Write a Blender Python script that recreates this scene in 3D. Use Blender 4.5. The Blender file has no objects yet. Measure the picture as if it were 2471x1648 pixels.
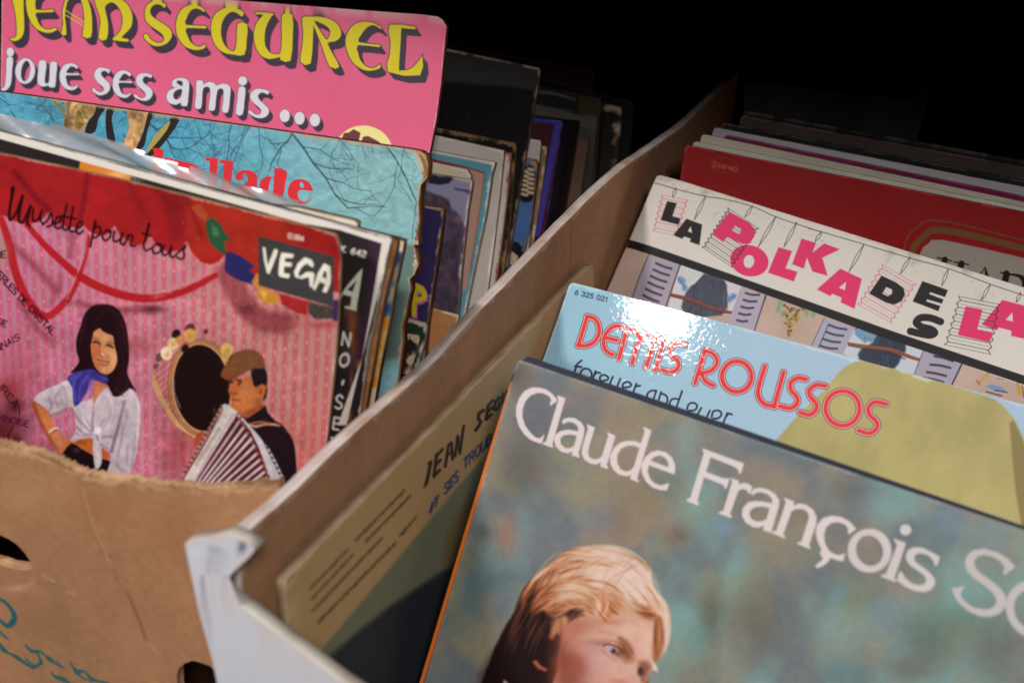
import bpy, math, random
import numpy as np
from mathutils import Vector, Matrix

SC = bpy.context.scene
COL = SC.collection
random.seed(7)

# ------------------------------------------------------------------ camera
CAM_LOC = np.array([0.0, 0.0, 0.3006])
PITCH, ROLL, HEAD, LENS = 30.0, 3.48, -22.46, 45.094
def _axes():
    p, r, y = np.radians([PITCH, ROLL, HEAD])
    fh = np.array([math.sin(y), math.cos(y), 0]); r0 = np.array([math.cos(y), -math.sin(y), 0])
    f = fh*math.cos(p) + np.array([0, 0, -math.sin(p)])
    u0 = fh*math.sin(p) + np.array([0, 0, math.cos(p)])
    return f, math.cos(r)*r0 + math.sin(r)*u0, -math.sin(r)*r0 + math.cos(r)*u0
CF, CR, CU = _axes()
cam_data = bpy.data.cameras.new('camera')
cam = bpy.data.objects.new('camera', cam_data); COL.objects.link(cam)
M = Matrix(((CR[0], CU[0], -CF[0], CAM_LOC[0]), (CR[1], CU[1], -CF[1], CAM_LOC[1]),
            (CR[2], CU[2], -CF[2], CAM_LOC[2]), (0, 0, 0, 1)))
cam.matrix_world = M
cam_data.lens = LENS; cam_data.sensor_width = 36.0
cam_data.clip_start = 0.02; cam_data.clip_end = 50
cam_data.dof.use_dof = True; cam_data.dof.focus_distance = 0.71; cam_data.dof.aperture_fstop = 7.6
SC.camera = cam

# ------------------------------------------------------------------ light
world = bpy.data.worlds.new('World'); SC.world = world; world.use_nodes = True
bg = world.node_tree.nodes['Background']
bg.inputs[0].default_value = (1.0, 0.93, 0.85, 1); bg.inputs[1].default_value = 0.006

def area_lamp(name, loc, target, sx, sy, power, color):
    l = bpy.data.lights.new(name, 'AREA'); l.shape = 'RECTANGLE'; l.size = sx; l.size_y = sy
    l.energy = power; l.color = color
    o = bpy.data.objects.new(name, l); COL.objects.link(o)
    o.location = loc
    o.rotation_euler = (Vector(target) - Vector(loc)).to_track_quat('-Z', 'Y').to_euler()
    return o
area_lamp('shop_lamp', (-0.745, -0.405, 0.95), (-0.2, 0.5, 0), 0.16, 0.055, 11.5, (1.0, 0.95, 0.90))
area_lamp('ceiling_lamp', (0.52, -0.76, 1.25), (-0.15, 0.5, 0), 0.30, 0.30, 23.0, (1.0, 0.96, 0.93))

SC.view_settings.view_transform = 'Standard'; SC.view_settings.look = 'None'
SC.view_settings.exposure = 0.0; SC.view_settings.gamma = 1.0
SC.view_settings.use_curve_mapping = False
SC.cycles.use_denoising = True
SC.cycles.max_bounces = 8

# ------------------------------------------------------------------ helpers
def lin(c):
    c = np.asarray(c, float)
    return np.where(c <= 0.04045, c/12.92, ((c+0.055)/1.055)**2.4)

def tag(o, label=None, cat=None, group=None, kind=None):
    if label: o['label'] = label
    if cat: o['category'] = cat
    if group: o['group'] = group
    if kind: o['kind'] = kind
    return o

def photo_ray(x, y):
    F = 2471*LENS/36.0
    return CF + CR*((x-1235.5)/F) - CU*((y-824)/F)

def hit(x, y, P, n):
    d = photo_ray(x, y); n = np.asarray(n, float)
    return CAM_LOC + d*(((np.asarray(P, float)-CAM_LOC) @ n)/(d @ n))

class Frame:
    """The flat face of one sleeve or panel: origin, right (A), up (U), towards the viewer (N)."""
    def __init__(s, O, A, U):
        s.O = np.asarray(O, float); s.A = np.asarray(A, float); s.U = np.asarray(U, float); s.N = np.cross(s.A, s.U)
    def uv(s, pts):
        out = []
        for x, y in pts:
            p = hit(x, y, s.O, s.N) - s.O
            out.append((p @ s.A, -(p @ s.U)))
        return np.array(out)
    def trace(s, u, v):
        """cover coordinates (metres) -> tracing coordinates of the print (fixed homography)"""
        F = 2471*LENS/36.0
        dO = s.O - CAM_LOC
        d = dO@CF + u*(s.A@CF) - v*(s.U@CF)
        r = dO@CR + u*(s.A@CR) - v*(s.U@CR)
        q = dO@CU + u*(s.A@CU) - v*(s.U@CU)
        return 1235.5 + F*r/d, 824 - F*q/d
    def shift(s, n):
        return Frame(s.O + s.N*n, s.A, s.U)
    def matrix(s):
        return Matrix(((s.A[0], -s.N[0], s.U[0], s.O[0]), (s.A[1], -s.N[1], s.U[1], s.O[1]),
                       (s.A[2], -s.N[2], s.U[2], s.O[2]), (0, 0, 0, 1)))

def frame(anchor, along=None, z=None, y=None, yaw=0.0, lean=15.0, rot=None):
    """anchor: traced corner of the sleeve, at height z or depth y; along: a second point of its top edge."""
    ya, le = np.radians([yaw, lean])
    s = np.array([math.cos(ya), math.sin(ya), 0]); bk = np.array([-math.sin(ya), math.cos(ya), 0])
    up = np.array([0, 0, 1])*math.cos(le) + bk*math.sin(le)
    n = np.cross(s, up)
    P = hit(*anchor, (0, 0, z), (0, 0, 1)) if z is not None else hit(*anchor, (0, y, 0), (0, 1, 0))
    if along is not None:
        B = hit(*along, P, n); A = B-P; A /= np.linalg.norm(A); A *= np.sign(A[0])
    else:
        r = math.radians(rot or 0.0); A = s*math.cos(r) - up*math.sin(r)
    return Frame(P, A, np.cross(n, A))

# signed distance to closed rings (even-odd), negative inside
def rings_sd(px, py, rings):
    d2 = np.full(px.shape, 1e18); par = np.zeros(px.shape, bool)
    for ring in rings:
        R = np.asarray(ring, float); Q = np.roll(R, -1, 0)
        for (ax, ay), (bx, by) in zip(R, Q):
            ex, ey = bx-ax, by-ay; L = ex*ex+ey*ey
            if L < 1e-18: continue
            wx, wy = px-ax, py-ay
            t = np.clip((wx*ex+wy*ey)/L, 0, 1)
            dx = wx-t*ex; dy = wy-t*ey
            np.minimum(d2, dx*dx+dy*dy, out=d2)
            if ay != by:
                c = ((ay > py) != (by > py)) & (px < ex*(py-ay)/ey + ax)
                par ^= c
    d = np.sqrt(d2)
    return np.where(par, -d, d)

def near_on_rings(px, py, rings):
    best = np.full(px.shape, 1e18); bx_ = px.copy(); by_ = py.copy()
    for ring in rings:
        R = np.asarray(ring, float); Q = np.roll(R, -1, 0)
        for (ax, ay), (bx, by) in zip(R, Q):
            ex, ey = bx-ax, by-ay; L = ex*ex+ey*ey
            if L < 1e-18: continue
            t = np.clip(((px-ax)*ex+(py-ay)*ey)/L, 0, 1)
            qx = ax+t*ex; qy = ay+t*ey
            d = (px-qx)**2+(py-qy)**2
            m = d < best
            best[m] = d[m]; bx_[m] = qx[m]; by_[m] = qy[m]
    return bx_, by_, np.sqrt(best)

def smooth(pts, n=6, closed=False):
    P = np.asarray(pts, float); k = len(P); out = []
    rng = range(k) if closed else range(k-1)
    for i in rng:
        p0 = P[(i-1) % k] if closed or i > 0 else 2*P[0]-P[1]
        p1 = P[i]; p2 = P[(i+1) % k]
        p3 = P[(i+2) % k] if closed or i+2 < k else 2*P[-1]-P[-2]
        for j in range(n):
            t = j/n
            out.append(0.5*((2*p1)+(-p0+p2)*t+(2*p0-5*p1+4*p2-p3)*t*t+(-p0+3*p1-3*p2+p3)*t**3))
    if not closed: out.append(P[-1])
    return np.array(out)

def vnoise(x, y, seed=0):
    xi = np.floor(x).astype(np.int64); yi = np.floor(y).astype(np.int64)
    fx = x-xi; fy = y-yi; fx = fx*fx*(3-2*fx); fy = fy*fy*(3-2*fy)
    def h(a, b):
        n = (a*374761393 + b*668265263 + seed*974634777) & 0x7fffffff
        n = ((n ^ (n >> 13))*1274126177) & 0x7fffffff
        return ((n ^ (n >> 16)) & 0xffff)/65535.0
    return (h(xi, yi)*(1-fx)+h(xi+1, yi)*fx)*(1-fy)+(h(xi, yi+1)*(1-fx)+h(xi+1, yi+1)*fx)*fy
def fbm(x, y, seed=0, o=4):
    s = 0; a = 0.5; t = 0
    for i in range(o):
        s = s+a*vnoise(x*2**i, y*2**i, seed+i*17); t += a; a *= 0.5
    return s/t

# ------------------------------------------------------------------ the print painter
GLYPH = {
 'A': '0,0 2,6 4,0;0.7,2 3.3,2', 'B': '0,0 0,6 2.6,6 3.4,5.2 3.4,3.9 2.6,3.2 0,3.2;2.6,3.2 3.8,2.4 3.8,0.8 2.8,0 0,0',
 'C': '4,5.2 3,6 1.2,6 0,4.8 0,1.2 1.2,0 3,0 4,0.8', 'D': '0,0 0,6 2.2,6 4,4.6 4,1.4 2.2,0 0,0',
 'E': '3.5,0 0,0 0,6 3.5,6;0,3.1 2.9,3.1', 'F': '0,0 0,6 3.5,6;0,3.1 2.8,3.1',
 'G': '4,5.1 2.9,6 1.2,6 0,4.8 0,1.2 1.2,0 2.9,0 4,1 4,2.7 2.4,2.7', 'H': '0,0 0,6;4,0 4,6;0,3 4,3',
 'I': '0.4,0 0.4,6', 'K': '0,0 0,6;4,6 0.2,2.6;1.4,3.6 4,0', 'J': '2.6,6 2.6,1 1.8,0 0.8,0 0,0.8', 'L': '0,6 0,0 3.2,0', 'N': '0,0 0,6 4,0 4,6',
 'O': '1.3,0 0,1.3 0,4.7 1.3,6 2.9,6 4.2,4.7 4.2,1.3 2.9,0 1.3,0', 'P': '0,0 0,6 2.8,6 3.8,5.1 3.8,3.7 2.8,2.8 0,2.8',
 'R': '0,0 0,6 2.8,6 3.8,5.1 3.8,3.9 2.8,3 0,3;2,3 4,0', 'S': '3.7,5.2 2.7,6 1,6 0.1,5.2 0.1,4 1,3.3 2.8,2.8 3.8,2 3.8,0.9 2.8,0 1,0 0,0.8',
 'T': '2,0 2,6;0,6 4,6', 'U': '0,6 0,1.2 1.2,0 2.8,0 4,1.2 4,6', 'X': '0,0 4,6;0,6 4,0', '.': '0.3,0 0.5,0.1',
 '0': '1.2,0 0,1.5 0,4.5 1.2,6 2.6,6 3.8,4.5 3.8,1.5 2.6,0 1.2,0', '1': '0.2,4.8 1.6,6 1.6,0', '2': '0,4.9 1,6 2.7,6 3.6,5 3.4,3.6 0,0 3.8,0',
 '3': '0,5.2 1,6 2.6,6 3.5,5 3.3,3.8 2,3.2 3.5,2.5 3.7,1.2 2.6,0 1,0 0,0.8', '4': '2.9,0 2.9,6 0,1.8 4,1.8',
 '5': '3.5,6 0.5,6 0.2,3.3 2.5,3.6 3.6,2.6 3.6,1 2.4,0 0.8,0 0,0.7', '6': '3.2,5.6 2.2,6 1,5 0,2.6 0.3,0.8 1.4,0 2.6,0 3.6,1 3.5,2.6 2.4,3.4 1,3.2 0.1,2.2',
 't': '1,5.4 1,0.8 1.8,0;0,4 2,4', 'e': '0.1,2.1 3,2.1 2.9,3.4 2,4.1 1,4.1 0,3 0,1.2 1,0 2.2,0 3,0.6', 'r': '0,0 0,4;0,2.8 1,4 2,4',
 'o': '1,0 0,1 0,3.1 1,4.1 2.2,4.1 3.2,3.1 3.2,1 2.2,0 1,0', "'": '0.5,6 0.2,4.6', ' ': '',
}
ADV = {'I': 0.9, '.': 0.9, "'": 0.9, ' ': 2.0, '1': 1.9, 't': 2.0, 'r': 2.0, 'e': 3.0, 'o': 3.2, 'L': 3.2, 'E': 3.5}

class Z:
    """tracing window: maps points read in an enlarged crop back to tracing coordinates"""
    def __init__(s, x0, y0, k): s.x0, s.y0, s.k = x0, y0, k
    def __call__(s, pts): return [(s.x0+x/s.k, s.y0+y/s.k) for x, y in pts]

class Canvas:
    def __init__(s, X, Y, u, v, base):
        s.X, s.Y, s.u, s.v = X, Y, u, v; s.fmin = 0.0
        s.c = np.empty((X.size, 3)); s.c[:] = np.array(base)/255.0
    def mix(s, idx, col, a):
        a = np.asarray(a)[:, None]; s.c[idx] = s.c[idx]*(1-a) + (np.array(col)/255.0)*a
    def box(s, P, pad):
        P = np.asarray(P, float)
        lo = P.min(0)-pad; hi = P.max(0)+pad
        return np.nonzero((s.X > lo[0]) & (s.X < hi[0]) & (s.Y > lo[1]) & (s.Y < hi[1]))[0]
    def poly(s, rings, col, f=1.6, a=1.0, sm=0, grow=0.0):
        f = max(f, s.fmin)
        if not isinstance(rings[0][0], (tuple, list, np.ndarray)): rings = [rings]
        rings = [smooth(r, sm, True) if sm else np.asarray(r, float) for r in rings]
        i = s.box(np.vstack(rings), f+abs(grow)+1)
        if i.size == 0: return
        sd = rings_sd(s.X[i], s.Y[i], rings)-grow
        s.mix(i, col, a*np.clip(0.5-sd/f, 0, 1))
    def stroke(s, pts, w, col, a=1.0, f=1.6, sm=5):
        f = max(f, s.fmin)
        P = np.asarray(pts, float)
        W = np.full(len(P), float(w)) if np.isscalar(w) else np.interp(np.linspace(0, 1, len(P)), np.linspace(0, 1, len(w)), w)
        Q = np.column_stack([P, W])
        if sm and len(P) > 2: Q = smooth(Q, sm)
        i = s.box(Q[:, :2], Q[:, 2].max()/2+f+1)
        if i.size == 0: return
        px, py = s.X[i], s.Y[i]; best = np.full(px.shape, 1e9)
        for (ax, ay, aw), (bx, by, bw) in zip(Q[:-1], Q[1:]):
            ex, ey = bx-ax, by-ay; L = ex*ex+ey*ey+1e-12
            t = np.clip(((px-ax)*ex+(py-ay)*ey)/L, 0, 1)
            d = np.hypot(px-ax-t*ex, py-ay-t*ey)-(aw+(bw-aw)*t)/2
            np.minimum(best, d, out=best)
        s.mix(i, col, a*np.clip(0.5-best/f, 0, 1))
    def ell(s, x, y, rx, ry, col, rot=0, a=1.0, f=1.6, ring=0):
        f = max(f, s.fmin)
        i = s.box([(x-max(rx, ry), y-max(rx, ry)), (x+max(rx, ry), y+max(rx, ry))], f+ring+1)
        if i.size == 0: return
        r = math.radians(rot); dx, dy = s.X[i]-x, s.Y[i]-y
        ex = (dx*math.cos(r)+dy*math.sin(r))/rx; ey = (-dx*math.sin(r)+dy*math.cos(r))/ry
        q = np.hypot(ex, ey); sd = (q-1)*min(rx, ry)
        if ring: sd = np.abs(sd)-ring/2
        s.mix(i, col, a*np.clip(0.5-sd/f, 0, 1))
    def blob(s, x, y, rx, ry, col, a=1.0, rot=0):
        i = s.box([(x-3*max(rx, ry), y-3*max(rx, ry)), (x+3*max(rx, ry), y+3*max(rx, ry))], 0)
        if i.size == 0: return
        r = math.radians(rot); dx, dy = s.X[i]-x, s.Y[i]-y
        ex = (dx*math.cos(r)+dy*math.sin(r))/rx; ey = (-dx*math.sin(r)+dy*math.cos(r))/ry
        s.mix(i, col, a*np.exp(-(ex*ex+ey*ey)*1.2))
    def mottle(s, rings, amp, k, seed):
        i = s.box(np.vstack([np.asarray(r, float) for r in rings]), 2)
        m = rings_sd(s.X[i], s.Y[i], rings) < 0; i = i[m]
        n = fbm(s.X[i]*k, s.Y[i]*k, seed, 4)-.5; n2 = fbm(s.X[i]*k*.25, s.Y[i]*k*.25, seed+5, 2)-.5
        s.c[i] *= (1+amp*n+amp*n2)[:, None]
    def text(s, t, p0, p1, h, w, col, up=None, a=1.0, f=1.6):
        p0 = np.array(p0, float); d = np.array(p1, float)-p0; L = np.hypot(*d); d /= L
        up = np.array([d[1], -d[0]]) if up is None else np.array(up, float)/np.hypot(*up)
        tot = sum(ADV.get(ch, 4.0)+1.3 for ch in t)-1.3; k = L/tot; x = 0
        for ch in t:
            for st in filter(None, GLYPH.get(ch, '').split(';')):
                pts = [tuple(map(float, q.split(','))) for q in st.split()]
                s.stroke([p0+d*k*(x+gx)+up*h*gy/6 for gx, gy in pts], w, col, a, f, 0)
            x += ADV.get(ch, 4.0)+1.3

# ------------------------------------------------------------------ materials
def nn(nt, t, **k):
    n = nt.nodes.new(t)
    for a, b in k.items(): setattr(n, a, b)
    return n

def print_material(name, rough=0.38, spec=0.4, coat=0.0, coat_rough=0.08, wrinkle=0.0, wscale=300, bend=0.04, speck=0.35, grain=0.06):
    m = bpy.data.materials.new(name); m.use_nodes = True; nt = m.node_tree; L = nt.links.new
    b = nt.nodes['Principled BSDF']
    at = nn(nt, 'ShaderNodeAttribute', attribute_name='Col')
    tc = nn(nt, 'ShaderNodeTexCoord')
    n1 = nn(nt, 'ShaderNodeTexNoise'); n1.inputs['Scale'].default_value = 1500; n1.inputs['Detail'].default_value = 3
    L(tc.outputs['Object'], n1.inputs['Vector'])
    mr = nn(nt, 'ShaderNodeMapRange'); mr.inputs[3].default_value = 1-grain; mr.inputs[4].default_value = 1+grain
    L(n1.outputs[0], mr.inputs[0])
    mul = nn(nt, 'ShaderNodeMix', data_type='RGBA', blend_type='MULTIPLY'); mul.inputs[0].default_value = 1
    L(at.outputs['Color'], mul.inputs[6]); L(mr.outputs[0], mul.inputs[7])
    # worn specks and rubbed patches
    n2 = nn(nt, 'ShaderNodeTexNoise'); n2.inputs['Scale'].default_value = 420; n2.inputs['Detail'].default_value = 5
    n3 = nn(nt, 'ShaderNodeTexNoise'); n3.inputs['Scale'].default_value = 18; n3.inputs['Detail'].default_value = 2
    L(tc.outputs['Object'], n2.inputs['Vector']); L(tc.outputs['Object'], n3.inputs['Vector'])
    m2 = nn(nt, 'ShaderNodeMapRange'); m2.inputs[1].default_value = 0.68; m2.inputs[2].default_value = 0.76; m2.inputs[4].default_value = speck
    L(n2.outputs[0], m2.inputs[0])
    m3 = nn(nt, 'ShaderNodeMapRange'); m3.inputs[1].default_value = 0.45; m3.inputs[2].default_value = 0.65
    L(n3.outputs[0], m3.inputs[0])
    mm = nn(nt, 'ShaderNodeMath', operation='MULTIPLY'); L(m2.outputs[0], mm.inputs[0]); L(m3.outputs[0], mm.inputs[1])
    wr = nn(nt, 'ShaderNodeMix', data_type='RGBA'); L(mm.outputs[0], wr.inputs[0]); L(mul.outputs[2], wr.inputs[6])
    wr.inputs[7].default_value = (0.62, 0.56, 0.5, 1)
    L(wr.outputs[2], b.inputs['Base Color'])
    rr = nn(nt, 'ShaderNodeMapRange'); rr.inputs[3].default_value = rough-0.08; rr.inputs[4].default_value = rough+0.1
    L(n3.outputs[0], rr.inputs[0]); L(rr.outputs[0], b.inputs['Roughness'])
    b.inputs['Specular IOR Level'].default_value = spec
    b.inputs['Coat Weight'].default_value = coat; b.inputs['Coat Roughness'].default_value = coat_rough
    n4 = nn(nt, 'ShaderNodeTexNoise'); n4.inputs['Scale'].default_value = 9; n4.inputs['Detail'].default_value = 2
    L(tc.outputs['Object'], n4.inputs['Vector'])
    bp = nn(nt, 'ShaderNodeBump'); bp.inputs['Strength'].default_value = bend; bp.inputs['Distance'].default_value = 0.02
    L(n4.outputs[0], bp.inputs['Height'])
    n5 = nn(nt, 'ShaderNodeTexNoise'); n5.inputs['Scale'].default_value = wscale; n5.inputs['Detail'].default_value = 4; n5.inputs['Distortion'].default_value = 1.0
    L(tc.outputs['Object'], n5.inputs['Vector'])
    bp2 = nn(nt, 'ShaderNodeBump'); bp2.inputs['Strength'].default_value = wrinkle; bp2.inputs['Distance'].default_value = 0.001
    L(n5.outputs[0], bp2.inputs['Height']); L(bp.outputs[0], bp2.inputs['Normal'])
    L(bp.outputs[0], b.inputs['Normal']); L(bp2.outputs[0], b.inputs['Coat Normal'])
    return m

def edge_material(name, c1, c2, rough=0.8, layers=900):
    """board seen on its cut or folded edge: layers along the thickness, blotches along the length"""
    m = bpy.data.materials.new(name); m.use_nodes = True; nt = m.node_tree; L = nt.links.new
    b = nt.nodes['Principled BSDF']; tc = nn(nt, 'ShaderNodeTexCoord')
    mp = nn(nt, 'ShaderNodeMapping'); mp.inputs['Scale'].default_value = (12, layers, 12)
    L(tc.outputs['Object'], mp.inputs[0])
    n1 = nn(nt, 'ShaderNodeTexNoise'); n1.inputs['Scale'].default_value = 1.0; n1.inputs['Detail'].default_value = 3
    L(mp.outputs[0], n1.inputs['Vector'])
    n2 = nn(nt, 'ShaderNodeTexNoise'); n2.inputs['Scale'].default_value = 55; n2.inputs['Detail'].default_value = 5
    L(tc.outputs['Object'], n2.inputs['Vector'])
    ad = nn(nt, 'ShaderNodeMath', operation='ADD'); L(n1.outputs[0], ad.inputs[0]); L(n2.outputs[0], ad.inputs[1])
    rp = nn(nt, 'ShaderNodeMapRange'); rp.inputs[1].default_value = 0.75; rp.inputs[2].default_value = 1.25; L(ad.outputs[0], rp.inputs[0])
    mx = nn(nt, 'ShaderNodeMix', data_type='RGBA'); L(rp.outputs[0], mx.inputs[0])
    mx.inputs[6].default_value = (*lin(np.array(c1)/255), 1); mx.inputs[7].default_value = (*lin(np.array(c2)/255), 1)
    L(mx.outputs[2], b.inputs['Base Color']); b.inputs['Roughness'].default_value = rough
    b.inputs['Specular IOR Level'].default_value = 0.25
    bp = nn(nt, 'ShaderNodeBump'); bp.inputs['Strength'].default_value = 0.5; bp.inputs['Distance'].default_value = 0.001
    L(n2.outputs[0], bp.inputs['Height']); L(bp.outputs[0], b.inputs['Normal'])
    return m

def plain_material(name, c, rough=0.7, var=0.12, scale=40, spec=0.3, coat=0.0):
    m = bpy.data.materials.new(name); m.use_nodes = True; nt = m.node_tree; L = nt.links.new
    b = nt.nodes['Principled BSDF']; tc = nn(nt, 'ShaderNodeTexCoord')
    n = nn(nt, 'ShaderNodeTexNoise'); n.inputs['Scale'].default_value = scale; n.inputs['Detail'].default_value = 5
    L(tc.outputs['Object'], n.inputs['Vector'])
    mx = nn(nt, 'ShaderNodeMix', data_type='RGBA'); L(n.outputs[0], mx.inputs[0])
    cc = lin(np.array(c)/255)
    mx.inputs[6].default_value = (*(cc*(1-var)), 1); mx.inputs[7].default_value = (*np.minimum(cc*(1+var), 1), 1)
    L(mx.outputs[2], b.inputs['Base Color']); b.inputs['Roughness'].default_value = rough
    b.inputs['Specular IOR Level'].default_value = spec; b.inputs['Coat Weight'].default_value = coat
    bp = nn(nt, 'ShaderNodeBump'); bp.inputs['Strength'].default_value = 0.15; bp.inputs['Distance'].default_value = 0.002
    L(n.outputs[0], bp.inputs['Height']); L(bp.outputs[0], b.inputs['Normal'])
    return m

# ------------------------------------------------------------------ sheets of board with a printed face
def sheet(name, fr, rings, t, paint, mats, vis=None, step=0.00028, coarse=0.02, bow=None, parent=None, wear=(235, 225, 210), wear_w=0.0009, wear_a=0.8, both=False):
    """rings: outline (and holes) in cover metres (u right, v down from the frame's origin).
    mats = (face, edge, back). The face carries the print as a colour attribute on a fine grid."""
    rings = [np.asarray(r, float) for r in rings]
    lo = rings[0].min(0); hi = rings[0].max(0)
    if vis is None: v0, v1 = lo, hi
    else:
        q = fr.uv(vis); v0 = np.maximum(q.min(0), lo); v1 = np.minimum(q.max(0), hi)
    def lines(a, b, f0, f1):
        out = list(np.linspace(f0, f1, max(2, int((f1-f0)/step)+1)))
        if f0-a > 1e-6: out = list(np.linspace(a, f0, max(2, int((f0-a)/coarse)+1)))[:-1]+out
        if b-f1 > 1e-6: out = out+list(np.linspace(f1, b, max(2, int((b-f1)/coarse)+1)))[1:]
        return np.array(out)
    us = lines(lo[0], hi[0], v0[0], v1[0]); vs = lines(lo[1], hi[1], v0[1], v1[1])
    nu, nv = len(us), len(vs)
    cu = (us[:-1]+us[1:])/2; cv = (vs[:-1]+vs[1:])/2
    CUm, CVm = np.meshgrid(cu, cv)
    keep = (rings_sd(CUm.ravel(), CVm.ravel(), rings) < 0).reshape(nv-1, nu-1)
    U, V = np.meshgrid(us, vs)
    cnt = np.zeros((nv, nu), int)
    cnt[:-1, :-1] += keep; cnt[1:, :-1] += keep; cnt[:-1, 1:] += keep; cnt[1:, 1:] += keep
    used = cnt > 0; edge = used & (cnt < 4)
    idx = -np.ones((nv, nu), np.int64); idx[used] = np.arange(used.sum())
    u = U[used]; v = V[used]; e = edge[used]
    qx, qy, _ = near_on_rings(u[e], v[e], rings); u[e] = qx; v[e] = qy
    a = idx[:-1, :-1][keep]; b = idx[:-1, 1:][keep]; c = idx[1:, 1:][keep]; d = idx[1:, :-1][keep]
    quads = np.column_stack([a, d, c, b])
    X, Y = fr.trace(u, v)
    cv_ = Canvas(X, Y, u, v, (128, 128, 128))
    paint(cv_)
    if wear_w:
        near = np.nonzero((X > -60) & (X < 2540) & (Y > -60) & (Y < 1710))[0]
        sd = -rings_sd(u[near], v[near], rings[:1])
        n = fbm(u[near]*900, v[near]*900, 3, 3); n2 = fbm(u[near]*120, v[near]*120, 9, 2)
        k = np.clip((wear_w*(0.35+2.2*n*n2*2)-sd)/0.0004, 0, 1)*np.clip((n2-0.25)*3, 0.15, 1)
        cv_.mix(near, wear, wear_a*k)
    dz = np.zeros_like(u) if bow is None else bow(u, v)
    nF = len(u)
    verts = [np.column_stack([u, -dz, -v])]
    faces = [quads]; mi = [np.zeros(len(quads), np.int32)]
    col = [np.clip(cv_.c, 0, 1)]
    loops_extra = []; base = nF
    if both:
        verts.append(np.column_stack([u, -dz+t, -v])); faces.append(quads[:, ::-1]+nF); mi.append(np.full(len(quads), 2, np.int32)); col.append(cv_.c*0+0.5); base += nF
    ngons = []
    for k, r in enumerate(rings):
        seg = []
        for p, q in zip(r, np.roll(r, -1, 0)):
            n = max(1, int(np.hypot(*(q-p))/0.012))
            for j in range(n): seg.append(p+(q-p)*j/n)
        seg = np.array(seg); m = len(seg)
        area = 0.5*np.sum(seg[:, 0]*np.roll(seg[:, 1], -1)-np.roll(seg[:, 0], -1)*seg[:, 1])
        if (area < 0) != (k > 0): seg = seg[::-1]
        dzr = np.zeros(m) if bow is None else bow(seg[:, 0], seg[:, 1])
        verts.append(np.column_stack([seg[:, 0], -dzr, -seg[:, 1]])); verts.append(np.column_stack([seg[:, 0], -dzr+t, -seg[:, 1]]))
        i0 = base+np.arange(m); i1 = np.roll(i0, -1)
        faces.append(np.column_stack([i0, i1, i1+m, i0+m])); mi.append(np.full(m, 1, np.int32))
        if k == 0 and not both: ngons.append(list(i0+m))
        col.append(np.full((2*m, 3), 0.5)); base += 2*m
    VV = np.vstack(verts); QQ = np.vstack(faces).astype(np.int32); MI = np.concatenate(mi)
    me = bpy.data.meshes.new(name)
    nq = len(QQ); ng = sum(len(g) for g in ngons)
    me.vertices.add(len(VV)); me.vertices.foreach_set('co', VV.astype(np.float32).ravel())
    me.loops.add(nq*4+ng); me.polygons.add(nq+len(ngons))
    li = np.concatenate([QQ.ravel()]+[np.array(g, np.int32) for g in ngons])
    me.loops.foreach_set('vertex_index', li.astype(np.int32))
    ls = np.concatenate([np.arange(nq)*4, nq*4+np.cumsum([0]+[len(g) for g in ngons])[:-1] if ngons else []]).astype(np.int32)
    me.polygons.foreach_set('loop_start', ls)
    me.polygons.foreach_set('material_index', np.concatenate([MI, np.full(len(ngons), 2, np.int32)]).astype(np.int32))
    me.update(calc_edges=True)
    if bow is not None: me.polygons.foreach_set('use_smooth', np.concatenate([MI == 0, np.zeros(len(ngons), bool)]))
    at = me.color_attributes.new('Col', 'FLOAT_COLOR', 'POINT')
    C4 = np.ones((len(VV), 4), np.float32); C4[:, :3] = lin(np.vstack(col)); at.data.foreach_set('color', C4.ravel())
    for m_ in mats: me.materials.append(m_)
    me.validate()
    o = bpy.data.objects.new(name, me); COL.objects.link(o)
    o.matrix_world = fr.matrix()
    if parent is not None:
        o.parent = parent; o.matrix_parent_inverse = parent.matrix_world.inverted() if parent.type != 'EMPTY' else Matrix.Translation(-parent.location)
    return o

def square(w=0.315, h=0.313, side='R', r=0.002, cut=None):
    """sleeve outline; side = which top corner is the frame's origin ('L' or 'R'); cut = traced points of the outer edge"""
    def arc(cx, cy, a0, a1): return [(cx+r*math.cos(math.radians(a)), cy+r*math.sin(math.radians(a))) for a in np.linspace(a0, a1, 5)]
    x0, x1 = (0, w) if side == 'L' else (-w, 0)
    return arc(x0+r, r, 180, 270)+arc(x1-r, r, 270, 360)+arc(x1-r, h-r, 0, 90)+arc(x0+r, h-r, 90, 180)

def empty(name, loc):
    o = bpy.data.objects.new(name, None); COL.objects.link(o); o.location = loc; o.empty_display_size = 0.05
    return o

def box_mesh(name, lo, hi, mat, parent=None, bev=0.0):
    """axis-aligned slab"""
    lo = np.array(lo, float); hi = np.array(hi, float); c = (lo+hi)/2; h = (hi-lo)/2
    v = [(sx*h[0], sy*h[1], sz*h[2]) for sx in (-1, 1) for sy in (-1, 1) for sz in (-1, 1)]
    f = [(0, 1, 3, 2), (4, 6, 7, 5), (0, 4, 5, 1), (2, 3, 7, 6), (0, 2, 6, 4), (1, 5, 7, 3)]
    me = bpy.data.meshes.new(name); me.from_pydata(v, [], f); me.materials.append(mat); me.update()
    o = bpy.data.objects.new(name, me); COL.objects.link(o); o.location = c
    if parent is not None:
        o.parent = parent; o.matrix_parent_inverse = Matrix.Translation(-parent.location)
    return o
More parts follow.
